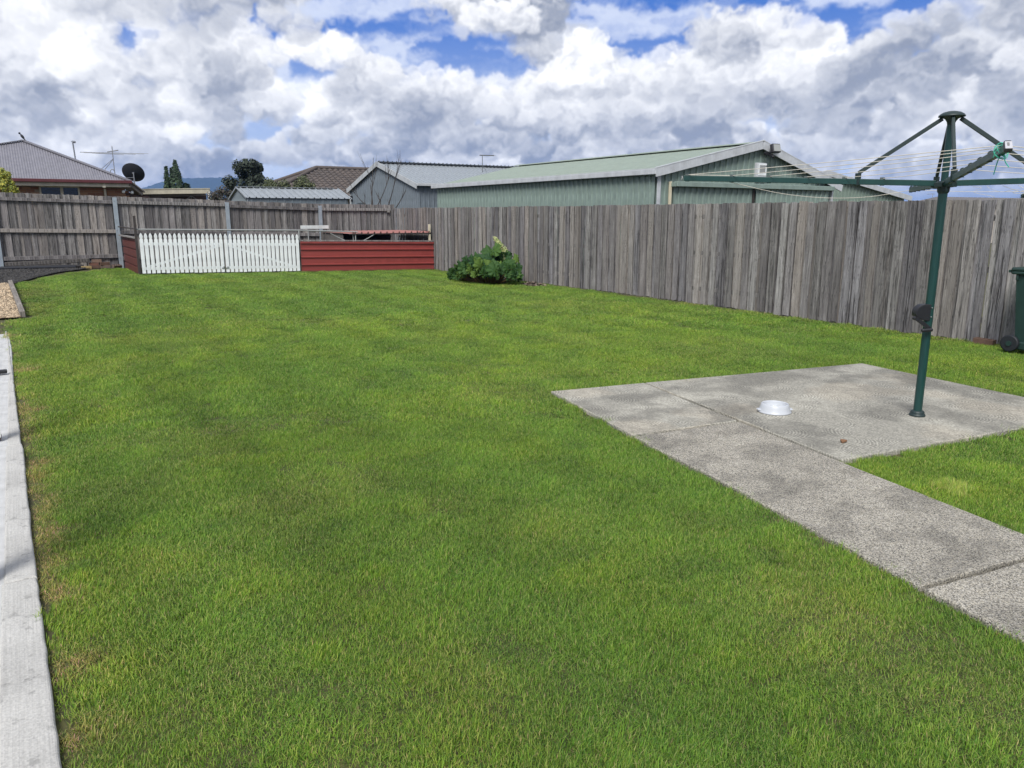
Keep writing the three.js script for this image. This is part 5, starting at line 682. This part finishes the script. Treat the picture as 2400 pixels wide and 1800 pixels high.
function cypress(x, z, h, w, label, seed) { // upright flame of scale leaves
  const o = thing('cypress_tree', label, 'cypress', [x, 0, z], 0, 'pencil cypresses beyond the carport'); part('trunk', bar(V(0, 0, 0), V(0, h * 0.9, 0), 0.09, 7, 0.01), bark, o);
  part('crown', cloudOfLeaves(2400, seed, (R) => { const t = R(), a = R() * 6.283, p = (t < 0.25 ? 0.75 + t : Math.pow(1 - (t - 0.25) / 0.75, 0.62)) * (0.86 + 0.24 * vn(a * 1.6, t * 7, seed)), r = w * p * Math.pow(R(), 0.3); return [Math.cos(a) * r, 0.15 + t * (h - 0.15), Math.sin(a) * r, Math.cos(a), 0.9, Math.sin(a)]; }, 0.075, [[0.022, 0.058, 0.022], [0.030, 0.074, 0.026], [0.016, 0.042, 0.018], [0.042, 0.088, 0.030]], 2.6), leafMat, o);
}
cypress(-3.38, -21.4, 4.02, 0.34, 'dark cypress at the carport-roof end of the clump, second tallest', 71); cypress(-3.15, -21.3, 3.92, 0.24, 'slim dark cypress wedged between the two tallest of the clump', 72); cypress(-2.95, -21.2, 4.33, 0.60, 'tallest cypress of the dark clump over the carport roof', 73);
cypress(-2.90, -20.7, 3.66, 0.36, 'rounder dark cypress standing in front of the tallest one', 74); cypress(-2.62, -20.75, 3.16, 0.30, 'short brighter green cypress low in front of the clump', 75); cypress(-2.44, -20.95, 3.12, 0.22, 'smallest outlying cypress by the blue hill', 76);
{ // bare tree in the fence corner
  const o = thing('bare_tree', 'leafless young tree with thin upright branches behind the fence corner', 'tree', [0.25, 0, -1.3]); const R = rng(5), tw = mat([0.055, 0.048, 0.045], 0.9), G = [];
  const branch = (p, d, len, r, depth) => { const pts = [p]; let q = p.clone(), v = d.clone(); for (let k = 0; k < 4; k++) { v.add(V((R() - 0.5) * 0.16, 0.10, (R() - 0.5) * 0.16)).normalize(); q = q.clone().addScaledVector(v, len / 4); pts.push(q); } const c = new THREE.CatmullRomCurve3(pts), n = 6; for (let k = 0; k < n; k++) G.push(bar(c.getPoint(k / n), c.getPoint((k + 1) / n), r * (1 - k / n * 0.75), 5, r * (1 - (k + 1) / n * 0.75))); if (depth > 0) for (let k = 0; k < 3; k++) { const t = 0.3 + 0.55 * R(); branch(c.getPoint(t), v.clone().multiplyScalar(0.55).add(V((R() - 0.5) * 1.1, 0.5, (R() - 0.5) * 1.1)).normalize(), len * (0.35 + 0.25 * R()), r * 0.5, depth - 1); } };
  part('trunk', bar(V(0, 0, 0), V(0, 1.7, 0), 0.05, 8, 0.035), tw, o);
  const dir = (x, y) => RIGHT.clone().multiplyScalar(x).add(V(0, y, 0)).add(FWD.clone().multiplyScalar((R() - 0.5) * 0.3)).normalize();
  for (const [x, y, l, off] of [[0.05, 1, 1.75, -0.42], [-0.15, 1, 0.85, -0.35], [0.55, 0.8, 1.45, -0.30], [0.42, 0.9, 1.5, 0.10], [-0.75, 0.55, 0.95, -0.4], [-0.25, 1, 0.6, -0.05], [0.5, 0.6, 0.8, 0.35], [0.35, 0.9, 0.5, 0.12]]) branch(RIGHT.clone().multiplyScalar(off).add(V(0, 1.72, 0)), dir(x, y), l, 0.022, l > 0.9 ? 2 : 1);
  part('limb', [bar(V(0, 1.3, 0), RIGHT.clone().multiplyScalar(-0.42).add(V(0, 1.75, 0)), 0.025, 6, 0.017), bar(V(0, 1.3, 0), RIGHT.clone().multiplyScalar(0.35).add(V(0, 1.75, 0)), 0.025, 6, 0.015), bar(V(0, 1.5, 0), V(0.02, 1.75, 0), 0.03, 6, 0.02)], tw, o); part('branches', G, tw, o);
}
{ // far right over the fence
  const o = thing('distant_house', 'distant roof peak just clearing the paling fence past the clothes line', 'house', [34, 0, -1.4], -0.55), m = coat([0.14, 0.13, 0.13], 0.8); part('roof', flat([[[-1.2, 2.1, 1.5], [0.9, 2.1, 1.5], [0, 2.55, 0.0], [0, 2.55, 0]], [[0.9, 2.1, 1.5], [5.5, 2.1, 1.5], [5.0, 2.47, 0], [0, 2.55, 0]], [[-1.2, 2.1, -2], [-1.2, 2.1, 1.5], [0, 2.55, 0]], [[5.5, 2.1, -2], [-1.2, 2.1, -2], [0, 2.55, 0], [5, 2.47, 0]]]), m, o); part('wall', box(5.8, 2.1, 2.8, 2.1, 1.05, -0.2), coat([0.4, 0.36, 0.32], 0.9), o);
  const a = thing('distant_aerial', 'tiny aerial above the distant roof peak', 'aerial', [33.6, 0, -1.5]), mm = mat([0.25, 0.26, 0.28], 0.5); part('mast', bar(V(0.1, 2.3, 0), V(0.1, 2.72, 0), 0.012, 5), mm, a); part('boom', bar(V(-0.3, 2.69, -0.1), V(0.22, 2.70, 0.05), 0.014, 5), mm, a);
  crownTree('distant_tree', 'sprig of a distant tree at the right edge over the fence', 'tree', [54.6, 0, -6.2], 2.4, [[0.2, 2.7, 0, 0.7, 0.5, 0.7], [0.9, 2.9, 0.4, 0.6, 0.6, 0.6], [-0.2, 2.9, 0, 0.3, 0.25, 0.3]], 900, 0.13, [[0.025, 0.05, 0.02], [0.04, 0.07, 0.03]], 88);
}
{ // wooded hill on the horizon
  const nx = 240, nz = 26, p = [], id = []; const along = RIGHT.clone(), away = FWD.clone(), c = camera.position.clone().setY(0);
  const prof = (t) => { const s = (x, a, b) => smooth(a, b, x); return 0; };
  const hgt = (a) => 24 + 86 * Math.exp(-(((a + 960) / 330) ** 4)) * 1 - 24 * smooth(-1000, -1230, a) * 1 + 16 * Math.exp(-(((a + 700) / 320) ** 2)) * 0.2;
  for (let j = 0; j <= nz; j++) for (let i = 0; i <= nx; i++) { const a = -1900 + i / nx * 1800, t = j / nz, d = 2300 + 700 * t, bell = Math.sin(Math.min(1, t * 1.5) * Math.PI / 2) * (t > 0.67 ? smooth(1.05, 0.67, t) : 1), q = c.clone().addScaledVector(away, d).addScaledVector(along, a * d / 2500); let y = hgt(a) * bell * (d / 2500) + (fbm(a * 0.02, d * 0.02, 5, 3) - 0.5) * 10 * bell + hash(i, j, 7) * 5 * bell; p.push(q.x, y - 2, q.z); }
  for (let j = 0; j < nz; j++) for (let i = 0; i < nx; i++) { const a = j * (nx + 1) + i; id.push(a, a + 1, a + nx + 1, a + 1, a + nx + 2, a + nx + 1); } const g = new THREE.BufferGeometry(); g.setAttribute('position', new THREE.BufferAttribute(new Float32Array(p), 3)); g.setIndex(id); g.computeVertexNormals();
  structure('hill', g, mat([0.028, 0.042, 0.030], 0.95, { side: THREE.DoubleSide }));
}
renderer.render(scene, camera);
